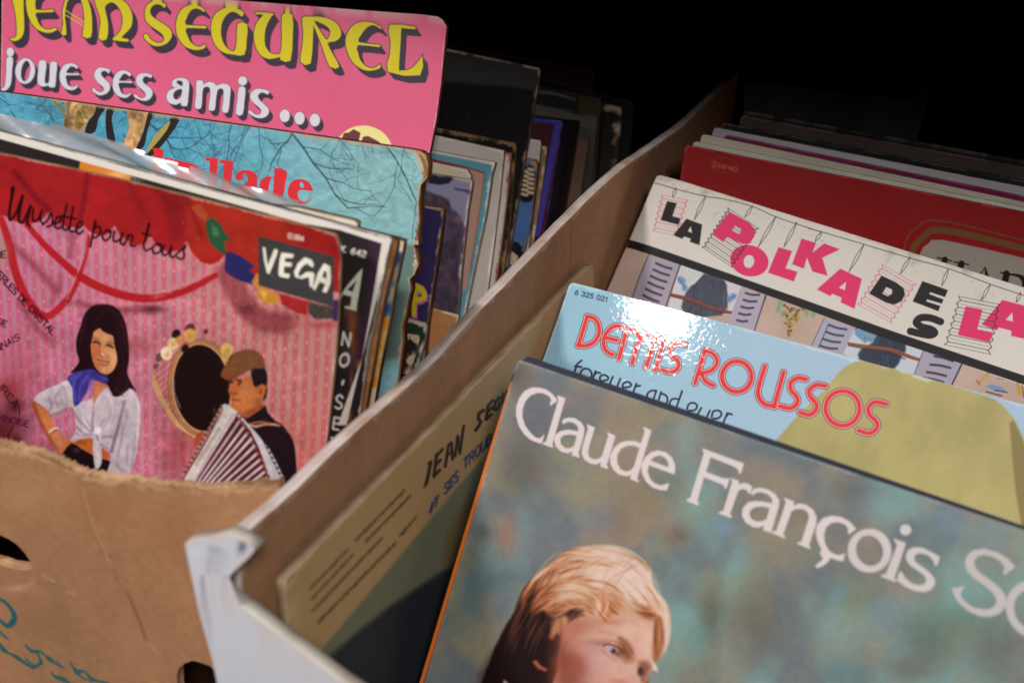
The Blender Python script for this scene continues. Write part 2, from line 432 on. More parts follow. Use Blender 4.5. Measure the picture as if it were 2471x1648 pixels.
# ------------------------------------------------------------------ cover prints (traced windows of each cover)
R1 = Z(0, 0, 3.357); R2 = Z(500, 0, 3.357); R3 = Z(0, 400, 3.357); R4 = Z(0, 700, 2.612); R5 = Z(550, 400, 3.357)
ZA = Z(0, 420, 4.702); LZ = Z(100, 700, 7.837); LB = Z(60, 850, 4.9); MZ = Z(360, 750, 7.837); MB = Z(420, 930, 7.124)
Z8 = Z(0, 570, 2.96); RB = Z(650, 800, 3.135); Z6 = Z(400, 1148, 3.135)
Q3 = Z(1221, 850, 4.702); Q5 = Z(1600, 1050, 4.702); Q2 = Z(1971, 1100, 4.702); QS = Z(1971, 1315, 4.702)
Q6 = Z(1100, 1315, 4.702); Q7 = Z(1300, 650, 4.702); Z4 = Z(1300, 650, 2.612); Q1 = Z(1971, 800, 4.702)
ZP = Z(1450, 420, 4.702); ZR = Z(1950, 560, 4.512); ZK = Z(1450, 400, 2.3027); Z2 = Z(1500, 0, 2.4212)
ZB = Z(950, 50, 3.918); ZC = Z(950, 300, 3.918); ZD = Z(880, 700, 7.837)

def extruded(c, T, letters, vec, face, dark, line=2.0, sm=2):
    """display letters: dark block swept behind, thin dark outline, bright face"""
    polys = []
    for L in letters:
        rs = L if isinstance(L[0][0], (tuple, list)) else [L]
        polys.append([smooth(T(r), sm, True) for r in rs])
    n = 7
    for k in range(n, 0, -1):
        d = np.array(vec)/T.k*k/n
        for rs in polys: c.poly([r+d for r in rs], dark, 1.4)
    for rs in polys: c.poly(rs, dark, 1.4, grow=line)
    for rs in polys: c.poly(rs, face, 1.4)

def ellipse_pts(x, y, rx, ry, rot=0, n=28):
    r = math.radians(rot); o = []
    for k in range(n):
        a = 2*math.pi*k/n; ex, ey = rx*math.cos(a), ry*math.sin(a)
        o.append((x+ex*math.cos(r)-ey*math.sin(r), y+ex*math.sin(r)+ey*math.cos(r)))
    return o

def paint_pink(c):
    c.c[:] = np.array((236, 104, 144))/255
    n = fbm(c.u*14, c.v*14, 5)
    c.c += ((n-0.5)*0.05)[:, None]
    yellow, dark = (228, 212, 40), (66, 54, 72)
    upper = [
     [(95,-60),(180,-60),(192,110),(196,220),(188,280),(165,315),(125,336),(78,324),(98,310),(122,308),(135,275),(134,200),(122,100)],
     [(342,-70),(300,-30),(290,82),(427,80),(425,102),(293,106),(298,150),(315,195),(345,228),(385,242),(420,238),(448,228),(463,238),(440,258),(395,270),(345,262),(295,236),(255,190),(228,130),(213,60),(212,0),(240,-60),(300,-90)],
     [(530,0),(570,-50),(650,-60),(700,-20),(738,90),(746,200),(736,305),(668,297),(682,200),(678,100),(655,0),(610,-30),(560,-10),(535,60),(526,140),(538,282),(495,278),(512,200),(505,100)],
     [(765,0),(850,-25),(985,0),(1040,50),(1068,110),(1073,170),(1060,225),(1025,265),(985,308),(1038,320),(1033,341),(915,328),(930,300),(965,265),(988,215),(993,150),(978,95),(945,45),(905,22),(872,35),(850,62),(860,120),(877,210),(864,322),(797,315),(815,190),(800,110)],
     [(1345,42),(1330,68),(1310,48),(1275,38),(1240,48),(1218,80),(1220,115),(1250,150),(1330,200),(1375,235),(1393,275),(1385,315),(1350,355),(1300,375),(1250,375),(1205,350),(1160,298),(1190,275),(1215,315),(1255,345),(1300,350),(1328,330),(1325,295),(1290,260),(1210,205),(1180,165),(1172,115),(1180,65),(1205,30),(1250,12),(1300,18)],
     [(1660,85),(1650,100),(1620,80),(1580,72),(1540,95),(1512,150),(1507,205),(1662,213),(1658,235),(1510,230),(1518,290),(1545,345),(1590,378),(1630,380),(1655,362),(1665,375),(1655,395),(1610,408),(1560,405),(1500,380),(1455,330),(1430,270),(1425,200),(1440,130),(1470,80),(1515,50),(1570,42),(1620,55)],
     [(1975,100),(1960,138),(1925,112),(1880,98),(1840,120),(1805,170),(1790,240),(1795,310),(1820,370),(1860,408),(1900,415),(1918,330),(1925,195),(2003,202),(1998,330),(1980,447),(1890,445),(1820,432),(1765,395),(1725,330),(1710,260),(1712,190),(1735,130),(1775,90),(1835,65),(1900,68)]]
    u2 = [
     [(390,100),(535,112),(530,125),(500,170),(475,230),(465,300),(470,370),(495,415),(530,440),(570,440),(595,425),(605,300),(607,122),(690,125),(693,300),(675,495),(592,487),(595,465),(550,475),(495,480),(440,455),(400,400),(380,330),(380,260),(395,200),(430,150),(452,122),(398,118)],
     [[(768,147),(830,138),(920,140),(1000,160),(1055,200),(1085,260),(1075,310),(1030,340),(975,352),(1020,445),(1070,545),(990,543),(930,380),(870,230),(862,220),(855,330),(838,518),(755,505),(770,380),(778,260)], [(868,172),(925,192),(980,225),(997,265),(985,305),(962,322),(905,235)]],
     [(1412,225),(1405,238),(1370,215),(1330,208),(1285,235),(1245,290),(1228,345),(1392,365),(1388,385),(1222,368),(1222,430),(1240,490),(1280,535),(1330,555),(1370,545),(1398,522),(1403,535),(1398,555),(1350,572),(1290,575),(1225,548),(1170,495),(1135,420),(1120,350),(1130,285),(1165,225),(1215,190),(1280,178),(1350,190)],
     [(1477,203),(1680,220),(1677,240),(1590,232),(1572,240),(1568,330),(1553,560),(1570,572),(1620,570),(1675,540),(1720,485),(1740,455),(1742,460),(1725,613),(1465,585),(1478,450),(1485,330)]]
    extruded(c, R1, upper, (45, 58), yellow, dark)
    c.stroke(R1([(527,85),(682,185)]), 2.2, yellow); c.stroke(R1([(527,122),(680,216)]), 2.2, yellow)
    extruded(c, R2, u2, (45, 60), yellow, dark)
    white = (228, 226, 238)
    low = [ellipse_pts(82,425,31,37),
     [(55,468),(105,472),(98,560),(92,660),(75,710),(35,742),(5,738),(12,722),(35,705),(45,650),(50,560)],
     [ellipse_pts(204,578,80,104,5), ellipse_pts(207,578,36,84,8)],
     [(318,495),(375,500),(368,600),(362,660),(375,680),(395,668),(402,600),(408,508),(462,512),(455,610),(445,708),(395,705),(393,695),(350,705),(315,690),(303,655),(310,570)],
     [(632,540),(622,560),(600,545),(575,540),(552,562),(540,595),(635,597),(634,613),(538,612),(538,650),(550,690),(575,705),(600,705),(622,690),(630,705),(605,728),(570,733),(530,720),(497,685),(483,640),(485,590),(505,545),(540,520),(585,515)],
     [(893,570),(880,598),(860,580),(835,578),(818,595),(830,625),(870,660),(890,690),(890,725),(870,755),(830,773),(790,770),(745,735),(760,715),(785,740),(815,750),(838,738),(838,712),(800,680),(770,640),(762,610),(775,570),(805,550),(850,553)],
     [(1062,600),(1050,622),(1020,600),(995,605),(975,635),(968,658),(1065,660),(1062,676),(965,672),(968,715),(985,755),(1010,768),(1040,765),(1058,752),(1060,765),(1035,790),(995,795),(950,775),(920,735),(912,690),(918,640),(940,600),(975,575),(1020,575)],
     [(1232,612),(1222,635),(1200,625),(1175,622),(1155,645),(1165,675),(1205,705),(1232,735),(1235,770),(1215,803),(1180,820),(1135,812),(1085,785),(1098,765),(1125,790),(1155,798),(1178,785),(1175,755),(1140,720),(1110,690),(1100,650),(1115,612),(1150,595),(1195,597)],
     [[(1393,690),(1398,655),(1440,635),(1490,635),(1525,655),(1533,700),(1525,790),(1515,860),(1466,856),(1468,832),(1430,850),(1385,843),(1352,812),(1350,770),(1370,735),(1415,715),(1440,705),(1412,712)], [(1478,665),(1450,655),(1428,665),(1445,685),(1476,700)], [(1474,725),(1435,730),(1408,755),(1405,790),(1425,810),(1455,800),(1470,770)]],
     [(1592,655),(1648,662),(1645,685),(1690,665),(1735,675),(1755,695),(1795,680),(1840,685),(1868,715),(1862,800),(1848,910),(1798,905),(1808,820),(1810,735),(1790,720),(1762,735),(1748,820),(1738,895),(1688,890),(1700,800),(1702,725),(1680,705),(1645,720),(1638,800),(1628,880),(1578,872),(1588,770)],
     ellipse_pts(1965,658,37,38), [(1935,710),(1988,715),(1980,820),(1965,930),(1910,925),(1922,820)],
     [(2182,742),(2170,768),(2140,755),(2110,755),(2090,780),(2105,815),(2150,855),(2178,890),(2175,925),(2150,950),(2110,960),(2060,950),(2010,915),(2025,895),(2060,925),(2095,932),(2115,915),(2110,885),(2070,850),(2035,815),(2025,780),(2040,745),(2080,722),(2130,725)]]
    extruded(c, R1, low, (32, 42), white, dark, 1.0)
    extruded(c, R2, [ellipse_pts(x, y, 42, 52) for x, y in ((628,940),(748,960),(872,975))], (30, 42), white, dark, 1.0)
    x, y = R2([(1270,1225)])[0]
    c.ell(x, y, 69, 61, (252, 238, 158), rot=8)
    c.poly(R2([(1108,1080),(1150,1075),(1185,1048),(1242,1078),(1228,1150),(1080,1150)]), (112, 62, 62))
    c.poly(R2([(1240,1190),(1250,1140),(1265,1108),(1305,1104),(1395,1152),(1420,1200)]), (112, 62, 62))
    # rubbed print and little white nicks
    rr = random.Random(3)
    for k in range(70):
        x, y = R1([(rr.gauss(1500, 500), rr.gauss(440, 60))])[0]
        c.ell(x, y, rr.uniform(.6, 1.6), rr.uniform(.5, 1.2), (236, 160, 180), a=.7)
    c.ell(1046, 78, 4.2, 5, (205, 105, 135), ring=1.6, a=.7)

def twigs(c, seeds, rr, col, depth=0):
    for x, y, ang, ln, w in seeds:
        pts = [(x, y)]; kids = []
        n = 5
        for k in range(n):
            ang += rr.uniform(-.35, .35)
            x += math.cos(ang)*ln/n; y += math.sin(ang)*ln/n; pts.append((x, y))
            if depth < 2 and rr.random() < .62:
                kids.append((x, y, ang+rr.choice((-1, 1))*rr.uniform(.4, 1.0), ln*rr.uniform(.4, .65), w*.62))
        c.stroke(pts, [w, w*.55], col, .62-.12*depth, 2.2, 3)
        twigs(c, kids, rr, col, depth+1)

def paint_teal(c):
    n = fbm(c.u*22, c.v*22, 11); n2 = fbm(c.u*6, c.v*6, 4)
    a = np.array((88, 168, 198)); b = np.array((142, 190, 195)); g = np.clip((c.X-300)/600+(n2-.5)*.9, 0, 1)[:, None]
    c.c[:] = (a*(1-g)+b*g)/255+((n-.5)*.10)[:, None]
    rr = random.Random(12)
    ink = (42, 58, 76)
    seeds = []
    for k in range(9): seeds.append((rr.uniform(-20, 300), rr.uniform(220, 330), rr.uniform(0, 6.3), rr.uniform(40, 110), 2.6))
    for k in range(7): seeds.append((rr.uniform(380, 980), rr.uniform(270, 330), rr.uniform(.7, 2.4), rr.uniform(90, 190), 2.2))
    seeds += [(702, 320, .55, 230, 6), (705, 322, 2.2, 110, 4.5), (930, 350, 1.25, 260, 4.5), (300, 270, .6, 150, 6), (560, 300, 1.8, 90, 3)]
    twigs(c, seeds, rr, ink)
    fine = [(rr.uniform(-20, 1000), rr.uniform(215, 340), rr.uniform(0, 6.3), rr.uniform(40, 130), 1.5) for k in range(46)]
    twigs(c, fine, rr, (60, 84, 104))
    c.c += ((fbm(c.X*.06, c.Y*.09, 71, 3)-.5)*.16)[:, None]
    for k in range(14): c.blob(rr.uniform(-10, 520), rr.uniform(240, 320), 16, 12, (70, 120, 140), .4)
    tan, dk = (186, 146, 98), (44, 38, 40)
    c.poly(R1([(405,800),(450,795),(520,905),(525,945)]), (120, 130, 80))
    c.poly(R1([(545,800),(800,835),(790,900),(720,965),(690,1040),(640,1075),(515,1040),(528,920)]), tan, sm=3)
    c.poly(R1([(800,845),(865,860),(800,960),(770,1070),(690,1080),(715,985),(760,930)]), dk, sm=3)
    c.poly(R1([(630,890),(660,930),(680,1010),(640,1040),(610,1010),(615,950)]), (128, 110, 48), sm=3, a=.8)
    c.mottle([np.array(R1([(545,800),(800,835),(790,900),(720,965),(690,1040),(640,1075),(515,1040),(528,920)]))], .8, .12, 81); c.poly(R1([(515,1040),(528,920),(545,800),(575,800),(560,920),(560,1060)]), (104, 84, 60), 8, .55)
    c.poly(R1([(870,868),(925,880),(905,980),(935,1150),(875,1140),(855,1000)]), dk, sm=3)
    c.poly(R1([(1040,880),(1212,900),(1180,1000),(1145,1120),(1110,1215),(1000,1180),(1045,1040)]), tan, sm=3)
    c.poly(R1([(1205,905),(1240,915),(1195,1060),(1165,1190),(1100,1215),(1150,1100),(1180,1000)]), dk, sm=3)
    c.poly(R1([(1385,955),(1455,975),(1360,1120),(1240,1260),(1185,1255),(1250,1180)]), dk, sm=2)
    c.poly(R1([(1378,978),(1350,1060),(1225,1210),(1183,1245),(1232,1130),(1320,1030)]), (178, 160, 84), sm=2)
    c.mottle([np.array(R1([(1040,880),(1212,900),(1180,1000),(1145,1120),(1110,1215),(1000,1180),(1045,1040)]))], .7, .12, 83)
    red = (226, 52, 62)
    c.poly([R1([(1235,1203),(1325,1215),(1314,1290),(1350,1280),(1480,1310),(1590,1340),(1640,1420),(1600,1560),(1400,1600),(1200,1560),(1230,1400),(1248,1240)]), R1([(1310,1330),(1400,1335),(1420,1420),(1400,1540),(1310,1530)])], red, sm=2)
    c.poly(R1([(1660,1275),(1768,1287),(1755,1430),(1735,1600),(1660,1590),(1700,1400),(1698,1308),(1665,1302)]), red)
    c.poly(R1([(1780,1295),(1888,1306),(1872,1500),(1850,1640),(1770,1620),(1805,1450),(1815,1328),(1785,1320)]), red)
    c.poly([R5([(62,110),(70,65),(110,40),(170,38),(220,60),(238,100),(232,200),(220,260),(150,240),(60,250),(40,200),(150,140),(160,110),(150,72),(130,62),(118,85),(125,105),(100,122)])], red, sm=2)
    c.poly([R5([(385,20),(477,45),(462,150),(442,258),(360,245),(300,228),(262,190),(260,140),(288,100),(330,86),(370,98),(376,50)]), R5([(345,115),(372,110),(360,237),(325,227)])], red, sm=2)
    c.poly([R5([(485,200),(500,150),(540,115),(600,110),(650,130),(680,175),(682,207),(580,197),(566,250),(592,290),(640,290),(668,265),(665,285),(620,308),(560,305),(510,275),(487,240)]), R5([(592,130),(612,150),(615,180),(585,175),(585,145)])], red, sm=2)
    # darker stained lower corner and the worn right border
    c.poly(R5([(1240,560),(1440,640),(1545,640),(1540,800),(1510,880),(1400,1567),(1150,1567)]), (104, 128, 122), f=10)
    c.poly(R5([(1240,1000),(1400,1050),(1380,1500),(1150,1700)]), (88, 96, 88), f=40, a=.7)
    rr = random.Random(5)
    for y0 in np.linspace(355, 640, 80):
        x0 = 1032-(y0-372)*.11
        c.ell(x0-rr.uniform(0, 5), y0, rr.uniform(1, 5), rr.uniform(1.5, 6), rr.choice([(214, 190, 160), (168, 112, 66), (130, 82, 48), (206, 178, 148)]), a=.75)
    c.poly(R2([(1655,1205),(1720,1225),(1800,1300),(1840,1380),(1770,1440),(1745,1330),(1710,1260)]), (150, 98, 58), f=3)
    c.poly(R2([(1650,1205),(1690,1225),(1730,1290),(1745,1400),(1725,1400),(1705,1290)]), (205, 172, 138), f=3, a=.8)

def paint_couple(c):
    u = (c.u+.32)/.0052
    col = fbm(c.u*7, c.v*7, 8)
    g = np.clip((c.X-200)/500+(col-.5)*.6, 0, 1)[:, None]
    light = np.array((216, 140, 166))*(1-g)+np.array((212, 148, 140))*g
    deep = np.array((206, 104, 138))*(1-g)+np.array((198, 106, 110))*g
    ph = u-np.floor(u)
    band = np.clip((ph-.38)/.06, 0, 1)*np.clip((.97-ph)/.06, 0, 1)
    hatch = .5+.5*np.sin(c.v/.0011*2*math.pi+c.u*900)
    base = deep*(1-band[:, None])+light*band[:, None]
    base = base*(1-(.13*band*hatch)[:, None])*(.93+.14*fbm(c.u*18, c.v*18, 77)[:, None])
    du = ph-.19; dv = (c.v/.0078+np.floor(u)*.37) % 1-.5
    dot = np.clip(1.3-np.hypot(du/.07, dv/.13), 0, 1)
    dv2 = (c.v/.0078+np.floor(u)*.37+.5) % 1-.5
    line = .35*np.clip(1.2-np.hypot((ph-.03)/.04, dv2/.1), 0, 1)
    k = np.clip(dot+line, 0, 1)[:, None]
    c.c[:] = (base*(1-.8*k)+np.array((240, 196, 196))*.8*k)/255
    # soft rose shadows on the wallpaper
    for x, y, rx, ry, cc, a in ((60,900,70,120,(150,60,70),.35),(20,1020,60,60,(80,20,30),.7),(120,1090,90,40,(130,40,60),.4),(740,1100,60,150,(190,80,80),.3),(440,1080,50,90,(140,50,50),.55),(330,830,60,20,(170,70,70),.5)):
        c.blob(x, y, rx, ry, cc, a)
    for p, w, a in (([(150,650),(300,790),(480,990)],60,.5),([(200,1100),(330,1300),(450,1420)],60,.45),([(660,1100),(900,1150),(1250,1160)],50,.55),([(620,560),(600,720)],45,.5),([(1850,860),(1950,1050),(2100,1230),(2300,1280)],170,.55),([(520,880),(500,1000),(430,1120)],40,.4)):
        c.stroke(R3(p), w/3.357, (128, 40, 52), a, 14)
    c.blob(*R3([(1260,1150)])[0], 30, 10, (80, 28, 38), .8)
    # red canopy
    can = R3([(-900,-400),(-900,500),(-300,480),(0,400),(60,392),(150,440),(250,470),(360,440),(435,352),(480,430),(570,485),(660,490),(705,470),(750,520),(830,560),(900,545),(955,477),(1000,560),(1130,640),(1210,610),(1240,547),(1290,640),(1380,690),(1480,680),(1530,602),(1570,690),(1640,770),(1720,795),(1790,770),(1830,715),(1900,800),(2000,880),(2100,900),(2400,960),(2800,1040),(2800,-400)])
    c.poly(can, (164, 30, 34), 2.2)
    def inside(p, col, a, f=16): c.poly(R3(p), col, f=f, a=a)
    inside([(1400,60),(1560,280),(1500,560),(1400,620),(1350,300),(1200,100)], (120, 24, 30), .55, 14)
    inside([(1500,160),(1900,280),(2350,400),(2700,520),(2700,900),(2000,860),(1850,700),(1600,720),(1540,560)], (172, 50, 28), .6, 18)
    inside([(2300,420),(2800,520),(2800,760),(2400,640)], (140, 24, 26), .7, 14)
    c.stroke(R3([(150,40),(330,260),(430,350)]), 14, (104, 18, 28), .6, 8); c.stroke(R3([(740,60),(715,240),(680,420)]), 13, (104, 18, 28), .6, 8)
    c.stroke(R3([(1050,90),(1130,260),(1220,420)]), 18, (130, 22, 30), .5, 12); c.stroke(R3([(1650,560),(1600,420),(1480,160)]), 12, (96, 18, 26), .4, 10)
    c.blob(*R3([(1700,720)])[0], 26, 14, (186, 48, 34), .5); c.blob(*R3([(1130,580)])[0], 34, 20, (190, 40, 36), .6); c.blob(*R3([(560,430)])[0], 40, 16, (182, 34, 36), .6)
    # paper garlands
    net = (178, 24, 32)
    c.stroke(R3([(40,420),(100,600),(150,830),(230,1030),(330,1170),(420,1205),(540,1110),(620,1000),(690,830),(740,640),(745,560)]), [16, 19, 20, 20, 20, 18, 17, 13, 9, 9, 8], net, .88, 4)
    c.stroke(R3([(250,470),(400,640),(560,790),(700,900),(880,990),(1100,1055),(1300,1060),(1500,1010),(1650,940),(1760,880)]), [13, 16, 18, 20, 20, 20, 19, 18, 17, 13], net, .92, 3)
    rr = random.Random(8)
    for k in range(150):
        t = rr.random(); p = R3([(1250+t*400, 1055-t*165+rr.uniform(-30, 30))])[0]
        c.ell(*p, 1.3, 1.0, (222, 150, 142), a=.75)
    for k in range(90):
        t = rr.random(); p = R3([(560+t*170, 1090-t*420+rr.uniform(-20, 20))])[0]
        c.ell(*p, 1.1, .9, (224, 160, 140), a=.7)
    # coloured paper chain, upper right
    c.poly(R3([(1565,330),(1640,300),(1700,400),(1690,450),(1620,400)]), (176, 74, 40), f=3)
    c.poly(R3([(1680,440),(1740,410),(1800,470),(1850,560),(1885,605),(1830,600),(1850,720),(1790,690),(1720,620),(1690,540)]), (40, 84, 56), f=2)
    c.poly(R3([(1730,470),(1780,500),(1790,570),(1740,560)]), (70, 128, 84), f=3, a=.8)
    c.poly(R3([(1840,700),(1880,690),(1970,730),(2075,810),(2030,850),(2080,880),(2060,960),(1960,930),(1870,880),(1830,840)]), (42, 40, 98), f=2)
    c.poly(R3([(2090,860),(2050,940),(2110,1000),(2080,1060),(2170,1115),(2260,1110),(2270,1050),(2180,1000)]), (206, 138, 52), f=2.4)
    c.poly(R3([(2110,1000),(2180,1020),(2150,1080)]), (236, 190, 100), f=3, a=.8)
    c.poly(R5([(420,1030),(660,1100),(640,1210),(560,1190),(440,1120)]), (168, 36, 38), f=3)
    c.poly(R5([(660,1100),(850,1150),(860,1240),(700,1240),(650,1180)]), (66, 62, 58), f=3)
    c.poly(R5([(850,1090),(900,1080),(890,1260),(850,1260)]), (60, 40, 90), f=3)
    for k in range(60):
        p = R5([(rr.uniform(60, 860), rr.uniform(1080, 1230))])[0]; c.ell(*p, rr.uniform(.8, 2.6), rr.uniform(.8, 2.2), rr.choice([(190, 90, 60), (110, 40, 50), (206, 150, 90), (90, 30, 44)]), a=.5)
    c.blob(*R5([(170,1150)])[0], 24, 17, (96, 36, 46), .75); c.blob(*R5([(420,1230)])[0], 50, 16, (140, 56, 66), .6); c.blob(*R5([(760,1290)])[0], 50, 9, (160, 50, 60), .6)
    # script title
    ink = (36, 6, 18)
    S_ = lambda pts, w=5.2: c.stroke(ZA(pts), w, ink, .97, 1.5, 6)
    S_([(190,150),(176,260),(155,380),(148,480),(165,508),(220,440),(262,340),(300,240)], [11, 8, 7, 7, 6, 6, 7, 8]); S_([(300,240),(270,380),(258,510),(300,535),(350,430),(395,345),(365,460),(352,540),(385,575)], [8, 8, 7, 6, 5, 6, 7, 7, 6])
    S_([(422,380),(412,470),(430,522),(480,490),(518,400),(500,500),(525,545)]); S_([(530,560),(590,500),(618,432),(640,500),(628,565),(575,585)])
    S_([(655,560),(725,520),(722,472),(680,490),(662,570),(700,605),(755,575)]); S_([(800,335),(770,470),(755,590),(790,622),(830,580)]); S_([(876,355),(848,490),(832,620),(870,642),(905,620)]); S_([(735,462),(905,495)])
    S_([(905,612),(972,570),(958,525),(920,560),(905,630),(940,665),(985,630)]); S_([(1122,520),(1095,650),(1065,812)], [7, 6, 5]); S_([(1105,610),(1150,578),(1182,620),(1152,690),(1092,712)])
    S_([(1245,622),(1200,680),(1220,738),(1270,722),(1292,660),(1255,620),(1300,640)]); S_([(1335,640),(1320,720),(1345,757),(1400,720),(1428,655),(1402,760),(1432,790)]); S_([(1440,790),(1492,695),(1482,680),(1540,692),(1518,790),(1560,803)])
    S_([(1722,555),(1690,700),(1662,800),(1690,857),(1740,830)], [7, 6, 5, 5, 5]); S_([(1650,660),(1745,690)]); S_([(1805,778),(1760,830),(1780,887),(1840,872),(1852,810),(1810,775),(1860,790)])
    S_([(1892,795),(1870,880),(1900,912),(1950,870),(1978,805),(1958,910),(1990,935)]); S_([(1995,930),(2085,850),(2135,800),(2108,860),(2118,910),(2090,957),(2035,932)])
    # label block
    c.poly(R5([(255,565),(860,735),(853,1145),(258,965)]), (64, 62, 64))
    w = (238, 233, 218)
    for p in ([(290,655),(312,660),(330,800),(385,670),(412,680),(405,720),(345,870),(325,868),(300,760)],
              [(440,700),(540,715),(530,745),(470,745),(465,775),(525,785),(520,815),(460,815),(458,865),(510,875),(498,910),(425,895),(415,870),(425,760)],
              [(700,800),(690,825),(640,790),(600,820),(575,870),(580,900),(640,860),(690,860),(705,880),(690,990),(665,975),(660,900),(600,915),(550,900),(540,860),(570,790),(625,740),(680,760)]):
        c.poly(R5(p), w)
    c.poly([R5([(780,790),(830,815),(835,900),(830,960),(800,1028),(765,1020),(790,960),(745,940),(705,1012),(690,990),(730,870)]), R5([(780,850),(765,900),(800,915),(800,860)])], w)
    c.text('12.004', R5([(485,580)])[0], R5([(612,609)])[0], 11, 2.3, (232, 222, 212))
    # oval basket mirror with flowers
    tan = (196, 138, 92)
    c.stroke(R4([(985,520),(1000,610),(1060,720),(1130,830),(1230,900),(1290,930)]), [8, 12, 13, 12, 11, 9], (206, 158, 108))
    for k in range(9):
        a = (985+k*14, 520+k*30); b = (1110, 420+k*38)
        c.stroke(R4([a, b]), 3, (160, 84, 60), .8); c.stroke(R4([(1000+k*12, 560-k*12), (1120-k*2, 700-k*30)]), 2.4, (196, 140, 110), .6)
    ex, ey = R4([(1285,608)])[0]
    c.ell(ex, ey, 81, 118, (110, 60, 36), rot=-6); c.ell(ex, ey, 79, 116, tan, rot=-6); c.ell(ex, ey, 75, 112, (120, 70, 44), rot=-6); c.ell(ex, ey, 73, 110, (204, 148, 104), rot=-6); c.ell(ex, ey, 67, 104, (24, 11, 13), rot=-6)
    c.stroke(R4([(1110,560),(1115,640),(1150,730)]), 3.5, (150, 140, 160), .7, 3)
    for x, y, r, cc in ((1125,270,26,(34,18,22)),(1210,238,30,(92,44,50)),(1310,255,14,(110,36,44)),(1020,415,24,(104,76,66)),(1000,470,16,(110,80,76)),(1180,360,22,(44,14,16)),(1460,415,18,(70,36,28))):
        c.ell(*R4([(x, y)])[0], r/2.612, r/2.612*1.25, cc, rot=30, f=3)
    for x, y, r, cc in ((1065,390,36,(232,214,178)),(1105,330,33,(230,204,150)),(1145,310,24,(206,142,70)),(1212,278,38,(214,164,84)),(1440,372,38,(228,196,96)),(1430,410,26,(214,172,90))):
        x, y = R4([(x, y)])[0]; r /= 2.612
        c.ell(x, y, r, r*1.15, cc, f=3); c.blob(x+r*.1, y+r*.2, r*.45, r*.45, (204, 130, 60), .7)
        for k in range(5): c.stroke([(x+r*.3*math.cos(k*1.3), y+r*.3*math.sin(k*1.3)), (x+r*.9*math.cos(k*1.3+.5), y+r*.9*math.sin(k*1.3+.5))], 1.2, (196, 150, 100), .6)
    # woman: hair behind, shirt, arm, scarf, face
    c.fmin = 3.4
    hair = (30, 10, 18)
    c.poly(R4([(640,80),(720,85),(780,130),(815,220),(830,330),(832,430),(820,510),(845,570),(875,630),(840,615),(800,640),(760,672),(715,640),(700,590),(640,560),(560,500),(470,512),(505,465),(520,430),(503,370),(505,290),(530,220),(550,150),(590,100)]), hair, 3, sm=3)
    c.poly(LB([(860,330),(1010,360),(960,430),(880,540),(845,640),(840,400)]), (198, 118, 78), 3)
    sh = (204, 190, 200)
    c.poly(LB([(560,310),(440,360),(280,420),(180,490),(160,550),(300,650),(340,730),(440,700),(520,660),(545,625),(620,650),(640,900),(575,1010),(600,1040),(700,1000),(830,985),(850,1030),(930,1080),(1030,1150),(1050,1230),(1000,1390),(1150,1500),(1270,1510),(1290,1370),(1360,1150),(1400,780),(1390,620),(1350,470),(1280,410),(1180,490),(1080,500),(1020,390),(920,480),(855,600),(845,700),(840,520),(700,560)]), sh, 2.4, sm=2)
    c.poly(LB([(140,560),(170,570),(300,655),(345,720),(390,860),(440,935),(530,990),(600,1040),(560,1090),(485,1172),(400,1100),(340,1010),(250,860),(170,680)]), (206, 118, 72), 2.4, sm=2)
    c.stroke(LB([(145,580),(180,690),(255,860),(350,1020),(420,1110)]), 8, (140, 62, 36), .7, 6); c.blob(*LB([(440,1040)])[0], 14, 16, (228, 158, 112), .7)
    c.stroke(LB([(335,920),(380,880),(430,870)]), 5, (214, 200, 196)); c.stroke(LB([(340,940),(385,905),(425,895)]), 1.5, (90, 70, 70))
    c.poly(LB([(600,1048),(700,1010),(790,995),(838,1005),(842,1190),(700,1115)]), (202, 104, 42), 2.4); c.poly(LB([(915,1080),(1025,1180),(1015,1260),(940,1240)]), (206, 104, 44), 2)
    c.blob(*LB([(700,1040)])[0], 20, 8, (140, 66, 34), .6)
    c.poly(LB([(590,1050),(700,1110),(840,1192),(950,1238),(1050,1270),(1005,1395),(1140,1490),(1140,1620),(560,1600),(430,1335),(490,1170)]), (26, 12, 20), 2.4, sm=2)
    c.blob(*LB([(650,1130)])[0], 9, 6, (110, 84, 92), .5)
    c.poly(LB([(845,1000),(935,1080),(948,1280),(890,1360),(855,1285)]), (210, 198, 206), 2.2, sm=2)
    for p, w_, a in (([(852,690),(835,800),(850,900)],6,.6),([(625,690),(700,800),(820,915)],5,.55),([(650,860),(740,940),(820,950)],7,.5),([(720,680),(780,800),(835,900)],4,.45),([(1215,560),(1150,820),(1110,960),(1060,1150)],8,.8),([(990,760),(930,850),(880,900)],4,.45),([(960,985),(1030,970),(1090,1000)],6,.55),([(1130,1220),(1180,1000),(1200,800)],5,.4),([(1240,1280),(1250,1080)],4,.4),([(330,520),(360,600),(330,680)],7,.4),([(450,440),(400,520),(430,620)],5,.4),([(340,720),(430,690),(520,650)],7,.6),([(860,900),(890,960),(900,1010)],5,.7),([(930,1060),(1030,1120)],3,.7),([(1050,700),(1000,820),(930,930)],4,.35),([(630,930),(700,960),(780,970)],4,.5)):
        c.stroke(LB(p), w_, (132, 104, 126), a, 4)
    c.ell(*LB([(898,905)])[0], 9.5, 9.5, (230, 224, 230), f=3); c.blob(*LB([(1250,700)])[0], 18, 50, (224, 214, 218), .4); c.blob(*LB([(980,640)])[0], 16, 34, (226, 216, 218), .4)
    c.poly(LB([(1005,1400),(1060,1410),(1140,1480),(1120,1510),(1020,1480)]), (96, 44, 34), 3)
